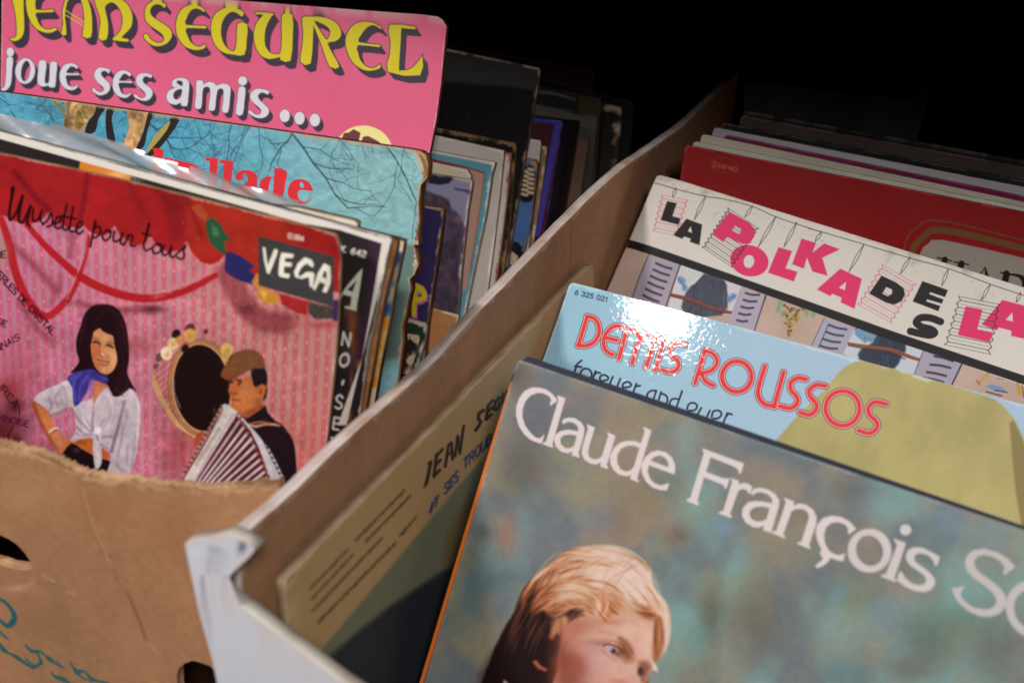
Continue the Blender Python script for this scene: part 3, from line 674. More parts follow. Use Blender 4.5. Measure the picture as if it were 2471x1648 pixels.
    c.poly(LB([(840,180),(700,200),(560,255),(545,310),(600,390),(610,520),(630,620),(700,570),(720,520),(770,460),(840,310),(1000,345),(1020,270),(900,215)]), (62, 54, 146), 3, sm=2)
    c.stroke(LB([(820,310),(830,420),(810,500)]), 12, (150, 110, 170), .6, 8)
    for p in ([(700,230),(620,320),(640,560)], [(790,250),(700,380),(680,540)], [(640,250),(580,290)], [(900,240),(1000,300)]): c.stroke(LB(p), 2.6, (104, 96, 190), .7, 3)
    for p in ([(760,220),(660,340),(650,450)], [(850,230),(760,380)], [(860,215),(940,250),(1010,275)]): c.stroke(LB(p), 3, (38, 30, 104), .7, 3)
    c.fmin = 2.2
    c.poly(LZ([(1165,690),(1230,740),(1330,800),(1420,845),(1440,1000),(1482,1200),(1482,1330),(1420,1480),(1330,1550),(1250,1555),(1150,1505),(1060,1380),(1012,1180),(1000,1000),(1030,800),(1080,740)]), (216, 146, 100), 2.4, sm=3)
    c.poly(LZ([(1050,780),(1030,900),(1000,1000),(1012,1200),(1070,1390),(1180,1510),(1160,1420),(1100,1250),(1150,1150),(1170,1000),(1080,940)]), (190, 92, 52), 7, .6)
    c.poly(LZ([(1300,1100),(1480,1180),(1480,1340),(1400,1480),(1300,1545),(1180,1500),(1250,1420),(1350,1380),(1390,1260)]), (226, 164, 112), 6, .8)
    c.blob(*LZ([(1250,880)])[0], 12, 10, (232, 178, 128), .8); c.blob(*LZ([(1225,1180)])[0], 4, 5, (240, 190, 160), .9)
    c.stroke(LZ([(1185,960),(1160,1080),(1160,1190),(1215,1240)]), 4.2, (170, 78, 46), .75, 4)
    c.stroke(LZ([(1045,958),(1095,945),(1160,985)]), [3.4,6,3.4], (46, 18, 22), .95, 3); c.stroke(LZ([(1045,892),(1090,876),(1155,930)]), [1.6,2.4,1.6], (84, 36, 28), .75, 2.4)
    c.stroke(LZ([(1288,1012),(1345,1015),(1420,1058)]), [3.4,6,3.4], (46, 18, 22), .95, 3); c.stroke(LZ([(1288,962),(1350,955),(1425,985)]), [1.6,2.4,1.6], (84, 36, 28), .75, 2.4)
    c.ell(*LZ([(1105,975)])[0], 2, 2, (150, 140, 160), a=.7); c.ell(*LZ([(1340,1040)])[0], 2, 2, (150, 140, 160), a=.7)
    c.stroke(LZ([(1125,1275),(1190,1310),(1260,1325),(1335,1330)]), 4.5, (150, 52, 40), .9, 2.4); c.stroke(LZ([(1180,1312),(1240,1335),(1300,1338)]), 2.4, (226, 190, 176), .8); c.stroke(LZ([(1160,1345),(1220,1385),(1290,1380)]), 4.4, (188, 84, 62), .8, 3)
    c.poly(LZ([(1180,560),(1400,600),(1500,800),(1440,1000),(1420,840),(1300,790),(1210,740),(1165,690),(1050,760),(1010,980),(960,900),(1000,650)]), hair, 3, sm=2)
    c.fmin = 3.4
    for p, w_, cc, a in (([(680,90),(760,150),(800,260),(815,400)],7,(74,34,36),.55),([(640,95),(570,160),(535,280),(520,380)],5,(70,34,38),.5),([(690,110),(640,160),(610,230)],5,(64,32,38),.5),([(720,120),(770,240),(790,420),(800,520),(850,600)],4,(66,30,34),.5),([(790,500),(760,580),(750,650)],4,(70,34,36),.5),([(740,600),(780,640),(800,660)],3,(84,44,44),.5)):
        c.stroke(R4(p), [1, w_, 1], cc, a, 5)
    for p in ([(560,330),(470,360),(350,410),(250,470)], [(1270,420),(1370,560),(1380,760),(1340,1100)], [(700,600),(740,760),(800,880)], [(1000,460),(1060,560),(1080,700)], [(880,1030),(905,1180),(895,1320)]):
        c.stroke(LB(p), [2, 7, 2], (232, 226, 232), .6, 6)
    for p in ([(240,520),(320,560),(420,580),(520,600)], [(1340,900),(1320,1200),(1280,1480)], [(1180,560),(1240,700),(1220,900)], [(660,760),(720,880)], [(1100,1250),(1160,1350),(1250,1400)], [(480,360),(520,450),(540,600)]):
        c.stroke(LB(p), [2, 9, 2], (150, 126, 146), .45, 8)
    # accordion player
    c.poly(MB([(1150,470),(1260,540),(1400,460),(1550,345),(1600,345),(1625,450),(1750,590),(1850,650),(1980,800),(2060,960),(2100,1200),(2105,1800),(1850,1700),(1300,680),(1200,560)]), (28, 16, 24), 2.4, sm=2)
    c.stroke(MB([(1290,655),(1420,690),(1550,660),(1700,655),(1830,680)]), [6, 6, 5, 5, 3], (214, 152, 122)); c.stroke(MB([(1350,640),(1500,615),(1650,640)]), 4, (180, 110, 82))
    face = (194, 110, 62)
    c.poly(MB([(975,-120),(1010,-90),(1400,-180),(1620,-200),(1600,130),(1530,250),(1545,350),(1400,465),(1255,545),(1150,450),(1050,380),(1020,300),(1025,240),(1005,190),(985,150),(955,60),(975,0)]), face, 2.4, sm=2)
    c.poly(MB([(1400,-150),(1560,-120),(1540,240),(1500,380),(1300,500),(1200,440),(1400,330),(1450,150)]), (160, 76, 40), 8, .55)
    c.poly(MB([(1150,450),(1330,430),(1480,330),(1530,300),(1545,350),(1400,465),(1255,545)]), (150, 70, 36), 5, .7)
    c.blob(*MB([(1250,120)])[0], 22, 30, (216, 136, 82), .7); c.blob(*MB([(1080,60)])[0], 7, 14, (206, 104, 60), .8)
    c.poly(MZ([(1940,1080),(2100,1070),(2195,1060),(2252,1200),(2240,1400),(2150,1372),(2050,1422),(1995,1385)]), (26, 16, 24), 2.4, sm=2); c.poly(MB([(1590,0),(1625,60),(1600,200),(1550,260),(1560,120)]), (40, 18, 22), 3)
    c.ell(*MB([(1520,90)])[0], 9, 16, (206, 116, 66), f=2.4, rot=12); c.ell(*MB([(1512,80)])[0], 4, 9, (164, 76, 40), f=2.4, rot=12)
    c.poly(MZ([(1385,1170),(1440,1060),(1550,900),(1650,780),(1800,730),(1950,712),(2080,765),(2165,850),(2205,1000),(2195,1065),(2000,1082),(1800,1172),(1650,1275),(1500,1288),(1410,1235)]), (122, 76, 44), 2.4, sm=3)
    for k in range(16):
        t = k/15; c.stroke(MZ([(1450+t*500, 1150-t*80), (1560+t*480, 940-t*60), (1700+t*420, 790+t*40)]), 1.3, (166, 124, 76) if k % 2 else (84, 46, 28), .6)
    c.poly(MZ([(1400,1200),(1500,1100),(1600,1150),(1660,1270),(1500,1286)]), (136, 66, 32), 5, .7)
    c.stroke(MZ([(1545,1320),(1610,1330)]), 8, (60, 26, 22), .9, 4); c.stroke(MZ([(1690,1290),(1760,1310),(1720,1370)]), 6, (66, 28, 22), .85, 4); c.stroke(MZ([(1640,1300),(1620,1420),(1590,1480)]), 6, (214, 118, 72), .7, 4)
    c.stroke(MB([(1025,215),(1080,235),(1160,240)]), 3.4, (120, 44, 32), .9); c.stroke(MB([(1000,110),(1060,130),(1110,120)]), 3.4, (140, 60, 36), .8); c.blob(*MB([(1090,270)])[0], 10, 5, (216, 130, 86), .5)
    c.poly(MB([(400,860),(480,770),(550,790),(520,900),(440,1000),(380,1060)]), (160, 74, 40), 4, sm=2)
    # accordion: bellows, keyboard side, plates
    c.poly(MB([(1060,480),(1150,560),(1350,780),(1450,1000),(1570,1350),(1700,1800),(200,1800)]), (78, 22, 36), 2)
    Rr = [(1060,520),(1145,600),(1220,700),(1285,800),(1345,905),(1400,1025),(1455,1145),(1500,1255),(1540,1365),(1575,1470),(1610,1570),(1640,1670)]
    Ll = [(330,1700),(380,1720),(440,1740),(500,1750),(560,1760),(640,1770),(740,1780),(860,1790),(1000,1800),(1150,1800),(1300,1800),(1450,1800)]
    for k, (a, b) in enumerate(zip(Rr, Ll)):
        c.stroke(MB([a, b]), [6.2, 5.0], (212, 198, 196) if k > 1 else (196, 170, 182), 1, 2)
        c.stroke(MB([(a[0]+14, a[1]+20), (b[0]+14, b[1]+20)]), [1.6, 1.2], (140, 110, 116), .6, 2)
    c.poly(MB([(1110,455),(1200,540),(1290,640),(1400,760),(1480,860),(1560,965),(1640,1060),(1705,1175),(1760,1280),(1805,1380),(1850,1475),(1900,1600),(1960,1800),(1720,1800),(1600,1360),(1480,1050),(1330,760),(1180,560)]), (204, 200, 210), 2)
    for k in range(9): c.poly(MB([(1540+k*42, 940+k*88), (1600+k*42, 960+k*88), (1575+k*42, 1010+k*88)]), (28, 16, 24), 2)
    for k in range(13):
        t = k/12; p = MB([(1110+t*520, 480+t*1090-60*math.sin(t*3.1))])[0]
        c.ell(*p, 3.2, 4, (150, 92, 66)); c.ell(p[0]+2, p[1]-3, 2, 1.5, (60, 36, 32))
    c.poly(MB([(835,330),(900,298),(970,320),(1115,450),(1055,540),(830,880),(560,1330),(360,1700),(190,1750),(230,1540),(380,1280),(600,900),(740,600)]), (210, 199, 194), 2, sm=1)
    c.stroke(MB([(1055,470),(850,800),(600,1220),(420,1567)]), 2, (150, 130, 146), .8, 3)
    c.stroke(MB([(860,400),(640,830),(420,1210),(220,1520)]), 4, (90, 40, 44), .7, 2.4)
    for k in range(30):
        t = k/29; p = MB([(835-t*640, 370+t*1130)])[0]
        c.ell(*p, 5, 3.2, (186, 140, 128) if k % 2 else (96, 56, 54), rot=-58)
    for k in range(9):
        t = k/8; p = MB([(425+t*370, 1320-t*580)])[0]
        c.ell(*p, 3.0, 4.0, (120, 104, 100), rot=30, ring=1.2, a=.8)
    c.poly([(-900,1230),(900,1230),(900,2200),(-900,2200)], (44, 26, 22), 30)  # lower cover painted dark to stand in for the dim box interior
    c.fmin = 0
    c.mottle([[(60,720),(720,720),(760,1240),(40,1240)]], .22, .09, 44); c.mottle([[(-60,360),(830,360),(830,700),(-60,600)]], .16, .05, 45)
    # song titles and the dark flower, left
    tx = (74, 18, 44)
    c.blob(30, 935, 34, 30, (150, 50, 54), .8); c.blob(45, 975, 22, 20, (70, 20, 26), .8); c.blob(12, 1040, 30, 34, (90, 24, 34), .8); c.blob(45, 1060, 20, 16, (60, 14, 22), .8)
    c.stroke(Z8([(120,1340),(80,1420),(50,1500)]), 4, (60, 14, 22), .8); c.stroke(Z8([(150,1150),(165,1250),(160,1330)]), 3, (70, 20, 26), .8)
    c.blob(8, 605, 20, 28, (170, 150, 120), .9)
    c.text('UE', Z8([(-4,152)])[0], Z8([(66,143)])[0], 16, 3.0, tx, (.05, -1))
    c.text('PERLES DE CRISTAL', Z8([(-24,245)])[0], Z8([(398,695)])[0], 15, 3.2, (52, 10, 28), (.64, -.76))
    c.text('SIE', Z8([(-2,608)])[0], Z8([(66,638)])[0], 14, 2.8, tx, (.3, -1))
    c.text('ONNAIS', Z8([(-34,838)])[0], Z8([(168,725)])[0], 15, 2.8, tx, (-.3, -1))
    c.text('UREA', Z8([(-6,1040)])[0], Z8([(128,1212)])[0], 15, 2.8, (56, 14, 24), (.6, -.6))
    c.text('CHINOISE', Z8([(-30,1290)])[0], Z8([(226,1350)])[0], 15, 2.8, tx, (.15, -1))

def paint_night(c):
    n = fbm(c.u*30, c.v*30, 2)
    c.c[:] = np.array((46, 38, 40))/255; c.c += ((n-.5)*.05)[:, None]
    R5p = R5
    c.poly(R5p([(1130,480),(1300,560),(1180,1200),(1060,1700),(980,1700),(1090,1200),(1160,760)]), (66, 40, 62), f=14, a=.8)
    # top strip: orange flame picture, then grey glitter
    c.poly(R1([(655,1270),(1055,1380),(1055,1500),(640,1370)]), (226, 132, 52)); c.blob(*R1([(950,1420)])[0], 30, 10, (250, 200, 130), .8)
    c.poly(R5p([(330,360),(560,420),(640,470),(640,560),(330,470)]), (196, 100, 40), f=4)
    rr = random.Random(4)
    for k in range(60): c.ell(*R1([(1060+abs(rr.gauss(0, 70)), 1425+rr.uniform(-5, 45))])[0], 1.1, .8, (176, 170, 186), a=.7)
    for x, y, rx, ry, cc in ((1010,1260,14,40,(150,84,44)),(1000,1400,8,26,(170,96,48)),(985,1180,12,16,(120,70,44))): c.blob(*R5p([(x, y)])[0], rx, ry, cc, .8)
    for x, y, rx, ry, cc in ((640,120,9,26,(120,66,36)),(670,250,6,12,(196,90,34)),(620,380,5,30,(140,86,44)),(600,640,7,14,(214,120,40)),(590,200,14,22,(120,80,84))): c.blob(*RB([(x, y)])[0], rx, ry, cc, .8)
    w = (226, 220, 210)
    c.text('LX. 642', R5p([(870,682)])[0], R5p([(1112,742)])[0], 13.5, 3.6, w)
    c.poly([R5p([(1060,860),(1092,830),(1070,980),(1040,1160),(1046,1178),(945,1152),(948,1138),(990,1140),(1002,1062),(930,1042),(905,1110),(880,1100),(960,980)]), R5p([(1042,930),(965,1005),(1010,1022)])], (206, 208, 190))
    wt = 5.2
    c.stroke(RB([(548,100),(562,5),(600,112),(616,15)]), wt, w, sm=0); c.ell(*RB([(568,215)])[0], 10.5, 15, w, rot=14, ring=5)
    c.stroke(RB([(560,372),(552,398)]), 6, w); c.stroke(RB([(555,500),(535,480),(508,500),(515,525),(545,548),(542,575),(515,582),(500,570)]), wt, w)
    c.stroke(RB([(535,655),(492,648),(480,735),(522,742)]), wt, w, sm=0); c.stroke(RB([(486,692),(524,698)]), wt, w)
    c.stroke(RB([(572,760),(545,768),(552,800)]), wt, w); c.stroke(RB([(470,800),(490,840)]), wt, w)
    # white border, top and right
    c.poly(R5p([(-2400,-426),(0,240),(660,415),(1320,600),(1300,640),(1247,630),(900,520),(620,470),(0,297),(-2400,-369)]), (232, 226, 218), f=1.6)
    c.poly(R5p([(1247,625),(1330,560),(1310,640),(1200,1100),(1085,1567),(960,2100),(890,2100),(1085,1560),(1150,1200)]), (230, 220, 208), f=1.6)

def paint_stripe(c):
    c.c[:] = np.array((222, 206, 180))/255
    c.poly(R5([(1385,690),(1420,700),(1330,1225),(1240,1225)]), (44, 88, 150), f=3); c.poly(R5([(1200,1225),(1330,1225),(1200,1800),(1100,1800)]), (212, 142, 34), f=3)

def paint_blond(c):
    X, Y = c.X, c.Y
    n1 = fbm(c.u*52, c.v*44, 21, 3); n2 = fbm(c.u*40+5, c.v*34, 33, 3); n3 = fbm(c.u*60, c.v*60, 41, 2)
    t = np.clip((Y-850-.335*(X-1253))/560, 0, 1); s = np.clip((X-1500)/700+(Y-1200)/900, 0, 1)
    warm = np.array((128, 117, 108)); cool = np.array((98, 106, 110)); teal = np.array((112, 142, 140)); ol = np.array((132, 127, 104))
    w = np.clip(.80-t*.75+(n1-.5)*3.4-s*.35, 0, 1)[:, None]
    col = cool*(1-w)+warm*w
    k = np.clip(s*.6+(n2-.55)*3.2+t*.15, 0, 1)[:, None]; col = col*(1-k)+teal*k
    k = np.clip((n3-.5)*3.0+(.5-n2)*1.2, 0, .8)[:, None]*(1-s[:, None]*.5); col = col*(1-k)+ol*k
    c.c[:] = col*1.10/255
    for x, y, rx, ry, cc, a in ((1225,1290,24,44,(160,112,92),.85),(1165,1285,20,22,(64,70,66),.7),(1180,1400,60,50,(72,104,118),.6),(1310,1270,60,60,(112,118,128),.6),(1300,1000,60,60,(86,100,118),.8),(1260,1130,60,80,(84,86,86),.8),(1240,900,40,40,(84,74,72),.8),(1420,960,70,50,(132,118,112),.6),(1560,1010,80,40,(140,124,100),.6),(1560,1190,70,60,(128,120,82),.5),(1750,1270,26,24,(116,148,168),.8),(1790,1330,20,40,(122,152,160),.6),(1620,1150,26,40,(104,128,124),.6),(1640,1290,30,24,(118,96,76),.8),(1500,1260,30,40,(132,112,98),.6),(1440,1250,40,30,(112,120,136),.6),(1720,1480,30,60,(86,92,76),.7),(1680,1550,26,40,(106,140,140),.7),(1810,1420,40,50,(136,130,100),.5),(1830,1500,60,70,(104,98,84),.6),(1900,1240,50,40,(128,122,112),.6),(2060,1180,50,30,(84,94,92),.6),(2130,1170,60,40,(118,136,142),.5),(2290,1250,40,40,(112,140,156),.7),(2400,1290,50,40,(112,134,148),.6),(2030,1430,24,24,(100,146,158),.7),(2060,1460,40,40,(120,130,96),.6),(2130,1470,40,30,(112,150,162),.6),(2140,1500,30,34,(122,130,152),.5),(2240,1540,70,60,(90,98,86),.7),(2300,1500,70,40,(98,120,100),.5),(2020,1520,60,60,(136,160,156),.6),(2200,1610,60,30,(106,98,90),.7),(2400,1560,60,80,(98,92,84),.7),(2050,1620,60,30,(94,136,138),.6),(1100,1480,50,60,(112,120,100),.6),(1130,1340,40,50,(108,112,88),.6),(1130,1430,20,50,(80,112,120),.6)):
        c.blob(x, y, rx*1.25, ry*1.25, cc, a*.9)
    n = fbm(c.u*450, c.v*450, 61, 2); c.c += ((n-.5)*.035)[:, None]
    # portrait
    hairp = Q6([(200,1700),(290,1567),(390,1300),(500,1050),(560,920),(660,760),(700,640),(780,480),(870,370),(1000,260),(1150,140),(1300,50),(1500,5),(1750,5),(1950,55),(2100,150),(2220,260),(2245,380),(2300,520),(2400,640),(2450,800),(2450,1000),(2400,1180),(2290,1300),(2200,1300),(2000,1700)])
    def hairfill(P, cx, cy, bias, f, k1=.020, k2=2.2, seed=51, amp=1.3):
        P = smooth(P, 3, True); i = c.box(P, f+2)
        if i.size == 0: return
        sd = rings_sd(X[i], Y[i], [P]); qx = (X[i]-1100)*4.702; qy = (Y[i]-1315)*4.702
        r = np.hypot(qx-cx, qy-cy); th = np.arctan2(qy-cy, qx-cx)
        w = fbm(qx*.004, qy*.004, seed+3)*70
        n = .6*fbm((r+w)*k1, th*k2, seed, 3)+.4*fbm((r+w)*k1*3.2, th*k2*1.6, seed+9, 2)
        L = np.clip(bias(qx, qy)+(n-.5)*amp, 0, 1)
        ramp = np.array([(26,12,14),(56,28,24),(116,62,42),(168,102,66),(198,146,110),(208,174,154),(220,196,184)])/255.
        t = L*6; k = np.minimum(t.astype(int), 5); ft = (t-k)[:, None]
        col = ramp[k]*(1-ft)+ramp[k+1]*ft
        a = np.clip(.5-(sd+(n-.5)*f*.8)/f, 0, 1)[:, None]
        c.c[i] = c.c[i]*(1-a)+col*a
    hairfill(hairp, 1500, 1000, lambda x, y: np.clip(.80-((1500-x)*.00055+(y-250)*.00042), .03, .92)-.35*np.clip((1050-x)/300, 0, 1)*np.clip((y-560)/300, 0, 1), 7)
    # forward swept lock over the temple, and the deep shade under it
    c.poly(Q6([(700,1100),(820,900),(1000,760),(1130,770),(1150,830),(1100,880),(1180,920),(1120,1080),(1185,1200),(1180,1400),(1170,1700),(300,1700),(450,1250)]), (28, 13, 16), 44, .9, sm=2)
    rs = random.Random(77)
    for k in range(60):
        x0 = rs.uniform(720, 1080); y0 = rs.uniform(560, 900); L = rs.uniform(200, 460)
        c.stroke(Q6([(x0, y0), (x0-L*.30, y0+L*.5), (x0-L*.48, y0+L)]), [.5, 2.2, .5], rs.choice([(150, 92, 60), (96, 52, 36), (70, 34, 28), (120, 72, 50), (20, 8, 12)]), .4, 3)
    hairfill(Q6([(860,760),(960,600),(1080,490),(1250,430),(1450,440),(1640,520),(1700,640),(1660,760),(1560,780),(1420,730),(1320,720),(1240,780),(1130,810),(1060,790),(1000,740)]), 1300, 1150, lambda x, y: .58+.16*np.sin((x-1100)/170)-.0004*(y-560), 9, .028, 2.6, 71, .85)
    c.poly(Q6([(1180,810),(1280,745),(1380,715),(1450,735),(1380,830),(1300,900),(1260,1000),(1230,960)]), (48, 24, 26), 12, .8)
    hairfill(Q6([(1180,820),(1265,800),(1285,900),(1255,1030),(1210,1060),(1160,1000),(1110,1060),(1075,1050),(1090,950),(1130,870)]), 600, 900, lambda x, y: .58-.0006*(y-880), 8, .03, 3, 31, .8)
    skin = (207, 160, 144)
    c.poly(Q6([(1270,900),(1330,860),(1420,810),(1560,790),(1660,770),(1800,770),(1990,790),(2180,830),(2270,850),(2262,1000),(2240,1150),(2246,1280),(2300,1390),(2308,1430),(2260,1400),(2225,1420),(2175,1500),(2120,1500),(2125,1560),(2150,1700),(1180,1700),(1165,1400),(1175,1250),(1200,1100),(1240,1000)]), skin, 7, sm=2)
    for x, y, rx, ry, cc, a in ((1360,1330,30,22,(150,70,56),.7),(1480,1180,26,14,(186,128,118),.6),(1360,930,40,26,(172,104,84),.8),(1500,900,40,18,(184,120,96),.6),(1300,1080,26,34,(180,112,94),.6),(1250,1350,34,60,(150,76,58),.85),(1380,1330,30,30,(158,80,64),.75),(1330,1480,44,40,(152,80,64),.75),(1300,1600,44,30,(140,72,58),.8),(1210,1200,14,40,(120,64,50),.6),(1660,1290,44,30,(206,164,160),.75),(1560,1170,40,20,(190,140,138),.5),(1950,950,56,36,(220,182,164),.8),(1720,1000,34,14,(214,164,142),.6),(2060,1060,30,40,(214,172,156),.6),(2020,1450,24,22,(206,166,150),.6),(1850,1470,30,22,(208,166,152),.6),(1600,1560,50,26,(196,146,136),.5),(1760,860,40,10,(192,122,86),.7),(2190,1080,14,50,(226,192,174),.6),(1590,1090,30,8,(176,110,98),.6)):
        c.blob(*Q6([(x, y)])[0], rx, ry, cc, a)
    # fringe falling on to the forehead
    hairfill(Q6([(1560,740),(1640,560),(1760,520),(1900,600),(2060,640),(2230,700),(2300,800),(2270,860),(2180,830),(2060,790),(1950,780),(1850,760),(1780,800),(1700,860),(1640,830),(1600,790)]), 2300, 200, lambda x, y: .62+.12*np.sin(x/60)-.0003*(y-650), 14, .022, 2.4, 91, .8)
    rr = random.Random(21)
    for p, w_, cc, a in (([(1420,500),(1560,560),(1640,660),(1600,760)],10,(232,196,170),.6),([(1700,560),(1735,660),(1690,800)],7,(232,196,170),.6),([(1650,600),(1690,700),(1640,800)],6,(176,92,54),.7),([(1720,540),(1860,590),(1960,660)],6,(192,112,70),.6),([(1380,420),(1560,470),(1720,520)],7,(184,108,66),.6),([(1150,390),(1350,370),(1580,390)],6,(182,108,66),.55),([(1250,240),(1050,330),(900,450),(780,620)],7,(104,54,38),.6),([(1450,170),(1250,200),(1100,270)],6,(146,84,54),.6)):
        c.stroke(Q6(p), [1.5, w_, w_, 1.5], cc, a, 6)
    for k in range(90):
        t = rr.random(); x0 = 1150+t*950+rr.gauss(0, 40); y0 = 110+abs(t-.45)*160+rr.gauss(0, 40); L = rr.uniform(180, 420)
        p = [(x0, y0), (x0-L*.55, y0+L*.28), (x0-L*.95, y0+L*.85)]
        c.stroke(Q6(p), [.6, 1.8, .5], rr.choice([(236, 206, 186), (214, 164, 126), (150, 88, 56), (232, 196, 170)]), .35, 2.4)
    # nose in the corner, far eye
    c.poly(Q6([(2090,1310),(2170,1300),(2230,1360),(2180,1480),(2120,1510),(2080,1440)]), (132, 74, 60), 14, .85); c.ell(*Q6([(2110,1420)])[0], 7, 10, (66, 44, 54), f=6)
    c.poly(Q6([(2230,1290),(2290,1360),(2305,1425),(2250,1400)]), (216, 200, 186), 5); c.blob(*Q6([(1870,1540)])[0], 26, 8, (190, 112, 100), .7)
    hairfill(Q6([(2270,820),(2350,820),(2375,1050),(2335,1220),(2275,1295),(2245,1200),(2255,1050)]), 1500, 1000, lambda x, y: .5+0*x, 8, .03, 2, 17, .5)
    c.poly(Q6([(880,1320),(920,1300),(980,1370),(1040,1400),(1020,1420),(940,1395)]), (176, 96, 64), 9, .9); c.stroke(Q6([(900,1310),(960,1370),(1030,1410)]), 3, (206, 126, 90), .5, 5)
    c.poly(Q6([(500,1700),(555,1520),(600,1560),(680,1700)]), (190, 160, 176), 5)
    for k in range(26):  # fly-away hair at the rim
        t = rr.random(); a = -1.7+t*1.6; r_ = rr.uniform(.98, 1.06)
        c.stroke(Q6([(1640+700*r_*math.cos(a+d), 700+690*r_*math.sin(a+d)) for d in (0, .2, .4)]), [.5, 1.2, .5], rr.choice([(206, 204, 184), (232, 206, 186), (180, 176, 150)]), .35, 2.5)
    c.stroke(Q6([(1750,0),(1950,40),(2130,160),(2230,320)]), [1, 4, 4, 1.5], (204, 204, 186), .6, 4); c.stroke(Q6([(2230,480),(2360,610),(2430,780)]), [1, 4, 2], (214, 200, 176), .5, 5)
    # brow, eye
    c.stroke(Q6([(1640,970),(1780,990),(1900,1060)]), 5, (188, 130, 108), .5, 5)
    c.poly(Q6([(1870,1060),(1950,1090),(2010,1190),(2020,1280),(1950,1310),(1880,1240),(1850,1180)]), (122, 68, 40), 24, .9)
    c.stroke(Q6([(1880,1040),(1960,1110),(2020,1210)]), 4, (120, 62, 40), .7, 6)
    c.poly(Q6([(1700,1150),(1745,1135),(1830,1165),(1870,1205),(1830,1240),(1765,1205)]), (186, 172, 180), 6)
    c.ell(*Q6([(1798,1192)])[0], 6.4, 7.4, (70, 72, 98), f=4); c.ell(*Q6([(1806,1190)])[0], 3.2, 4, (32, 26, 34), f=3); c.ell(*Q6([(1782,1176)])[0], 1.4, 1.4, (206, 206, 216)); c.blob(*Q6([(1850,1220)])[0], 10, 9, (120, 66, 44), .8)
    c.stroke(Q6([(1680,1130),(1750,1115),(1850,1150),(1910,1210)]), 4.4, (110, 56, 44), .85, 3); c.stroke(Q6([(1660,1170),(1740,1250),(1830,1300)]), 3, (190, 120, 112), .8, 4); c.stroke(Q6([(1620,1120),(1700,1090),(1800,1080),(1900,1140)]), 4, (172, 108, 92), .7, 5)
    c.mottle([hairp], .10, .06, 52)
    # title
    w = (219, 206, 208)
    c.poly(Q3([(585,555),(545,580),(510,605),(500,590),(520,540),(490,495),(430,465),(360,460),(280,490),(220,560),(190,650),(190,740),(220,830),(280,910),(340,965),(390,975),(415,955),(435,930),(440,945),(410,1035),(350,1020),(280,990),(210,930),(150,840),(115,720),(118,620),(150,520),(210,440),(290,400),(370,398),(460,420),(530,470),(575,520)]), w, sm=1)
    c.poly(Q3([(585,495),(615,495),(682,520),(530,1050),(545,1060),(535,1080),(420,1040),(430,1020),(460,1010),(600,540)]), w)
    c.poly([Q3([(650,800),(640,790),(660,755),(720,738),(790,745),(860,790),(900,850),(895,930),(830,1150),(850,1170),(835,1192),(755,1165),(765,1125),(700,1142),(630,1125),(570,1060),(552,990),(570,930),(630,890),(720,875),(830,895),(825,840),(780,800),(720,785),(680,800),(660,815)]), Q3([(812,945),(740,930),(660,940),(622,980),(630,1040),(680,1085),(740,1085),(785,1055)])], w)
    c.poly(Q3([(925,820),(945,820),(1020,850),(1005,900),(960,1040),(940,1130),(960,1190),(1010,1212),(1060,1205),(1100,1175),(1175,940),(1155,910),(1175,908),(1255,945),(1240,1000),(1155,1275),(1172,1305),(1160,1320),(1080,1290),(1090,1245),(1030,1268),(960,1255),(900,1215),(868,1150),(875,1080),(940,860)]), w)
    c.poly([Q3([(1565,850),(1590,848),(1665,885),(1650,930),(1500,1430),(1525,1450),(1515,1470),(1420,1430),(1435,1390),(1370,1402),(1300,1385),(1230,1330),(1195,1250),(1195,1170),(1240,1080),(1310,1020),(1400,1000),(1480,1005),(1545,1030),(1590,890)]), Q3([(1530,1080),(1460,1055),(1390,1055),(1320,1090),(1275,1160),(1275,1250),(1310,1320),(1370,1350),(1430,1335),(1470,1280)])], w)
    c.poly([Q3([(1925,1380),(1635,1275),(1622,1350),(1650,1430),(1700,1480),(1770,1505),(1830,1490),(1860,1480),(1865,1495),(1840,1560),(1760,1555),(1680,1530),(1600,1460),(1555,1360),(1550,1270),(1590,1190),(1660,1130),(1740,1108),(1830,1130),(1900,1190),(1935,1270),(1935,1330)]), Q3([(1655,1225),(1700,1180),(1760,1165),(1820,1190),(1855,1240),(1860,1300)])], w)
    w = (216, 206, 206)
    c.poly(Q5([(460,150),(480,150),(935,315),(900,430),(880,430),(870,385),(820,350),(555,245),(505,410),(690,480),(745,485),(775,480),(735,600),(715,600),(705,560),(480,470),(408,730),(425,775),(410,788),(285,740),(290,715),(325,705),(480,200)]), w)
    c.poly(Q5([(785,478),(800,480),(880,515),(870,550),(930,535),(990,545),(1030,580),(1010,650),(990,660),(970,620),(920,600),(870,625),(850,680),(775,890),(800,915),(790,930),(645,880),(655,860),(700,850),(800,520)]), w)
    c.poly([Q5([(1030,675),(1015,640),(1050,598),(1120,588),(1210,610),(1290,660),(1335,730),(1330,800),(1245,1080),(1240,1095),(1150,1070),(1165,1015),(1100,1040),(1030,1030),(950,980),(910,900),(920,820),(980,755),(1060,738),(1150,745),(1255,765),(1250,710),(1210,665),(1140,640),(1080,640)]), Q5([(1225,820),(1150,800),(1070,805),(1010,840),(995,890),(1020,945),(1080,970),(1150,965),(1190,940)])], w)
    c.poly(Q5([(1385,705),(1405,705),(1505,745),(1495,790),(1560,765),(1640,780),(1720,840),(1757,920),(1750,1000),(1670,1240),(1690,1265),(1680,1282),(1535,1220),(1550,1200),(1585,1195),(1670,930),(1660,870),(1610,830),(1540,825),(1475,850),(1380,1110),(1400,1145),(1395,1162),(1240,1095),(1260,1080),(1300,1075),(1410,750)]), w)
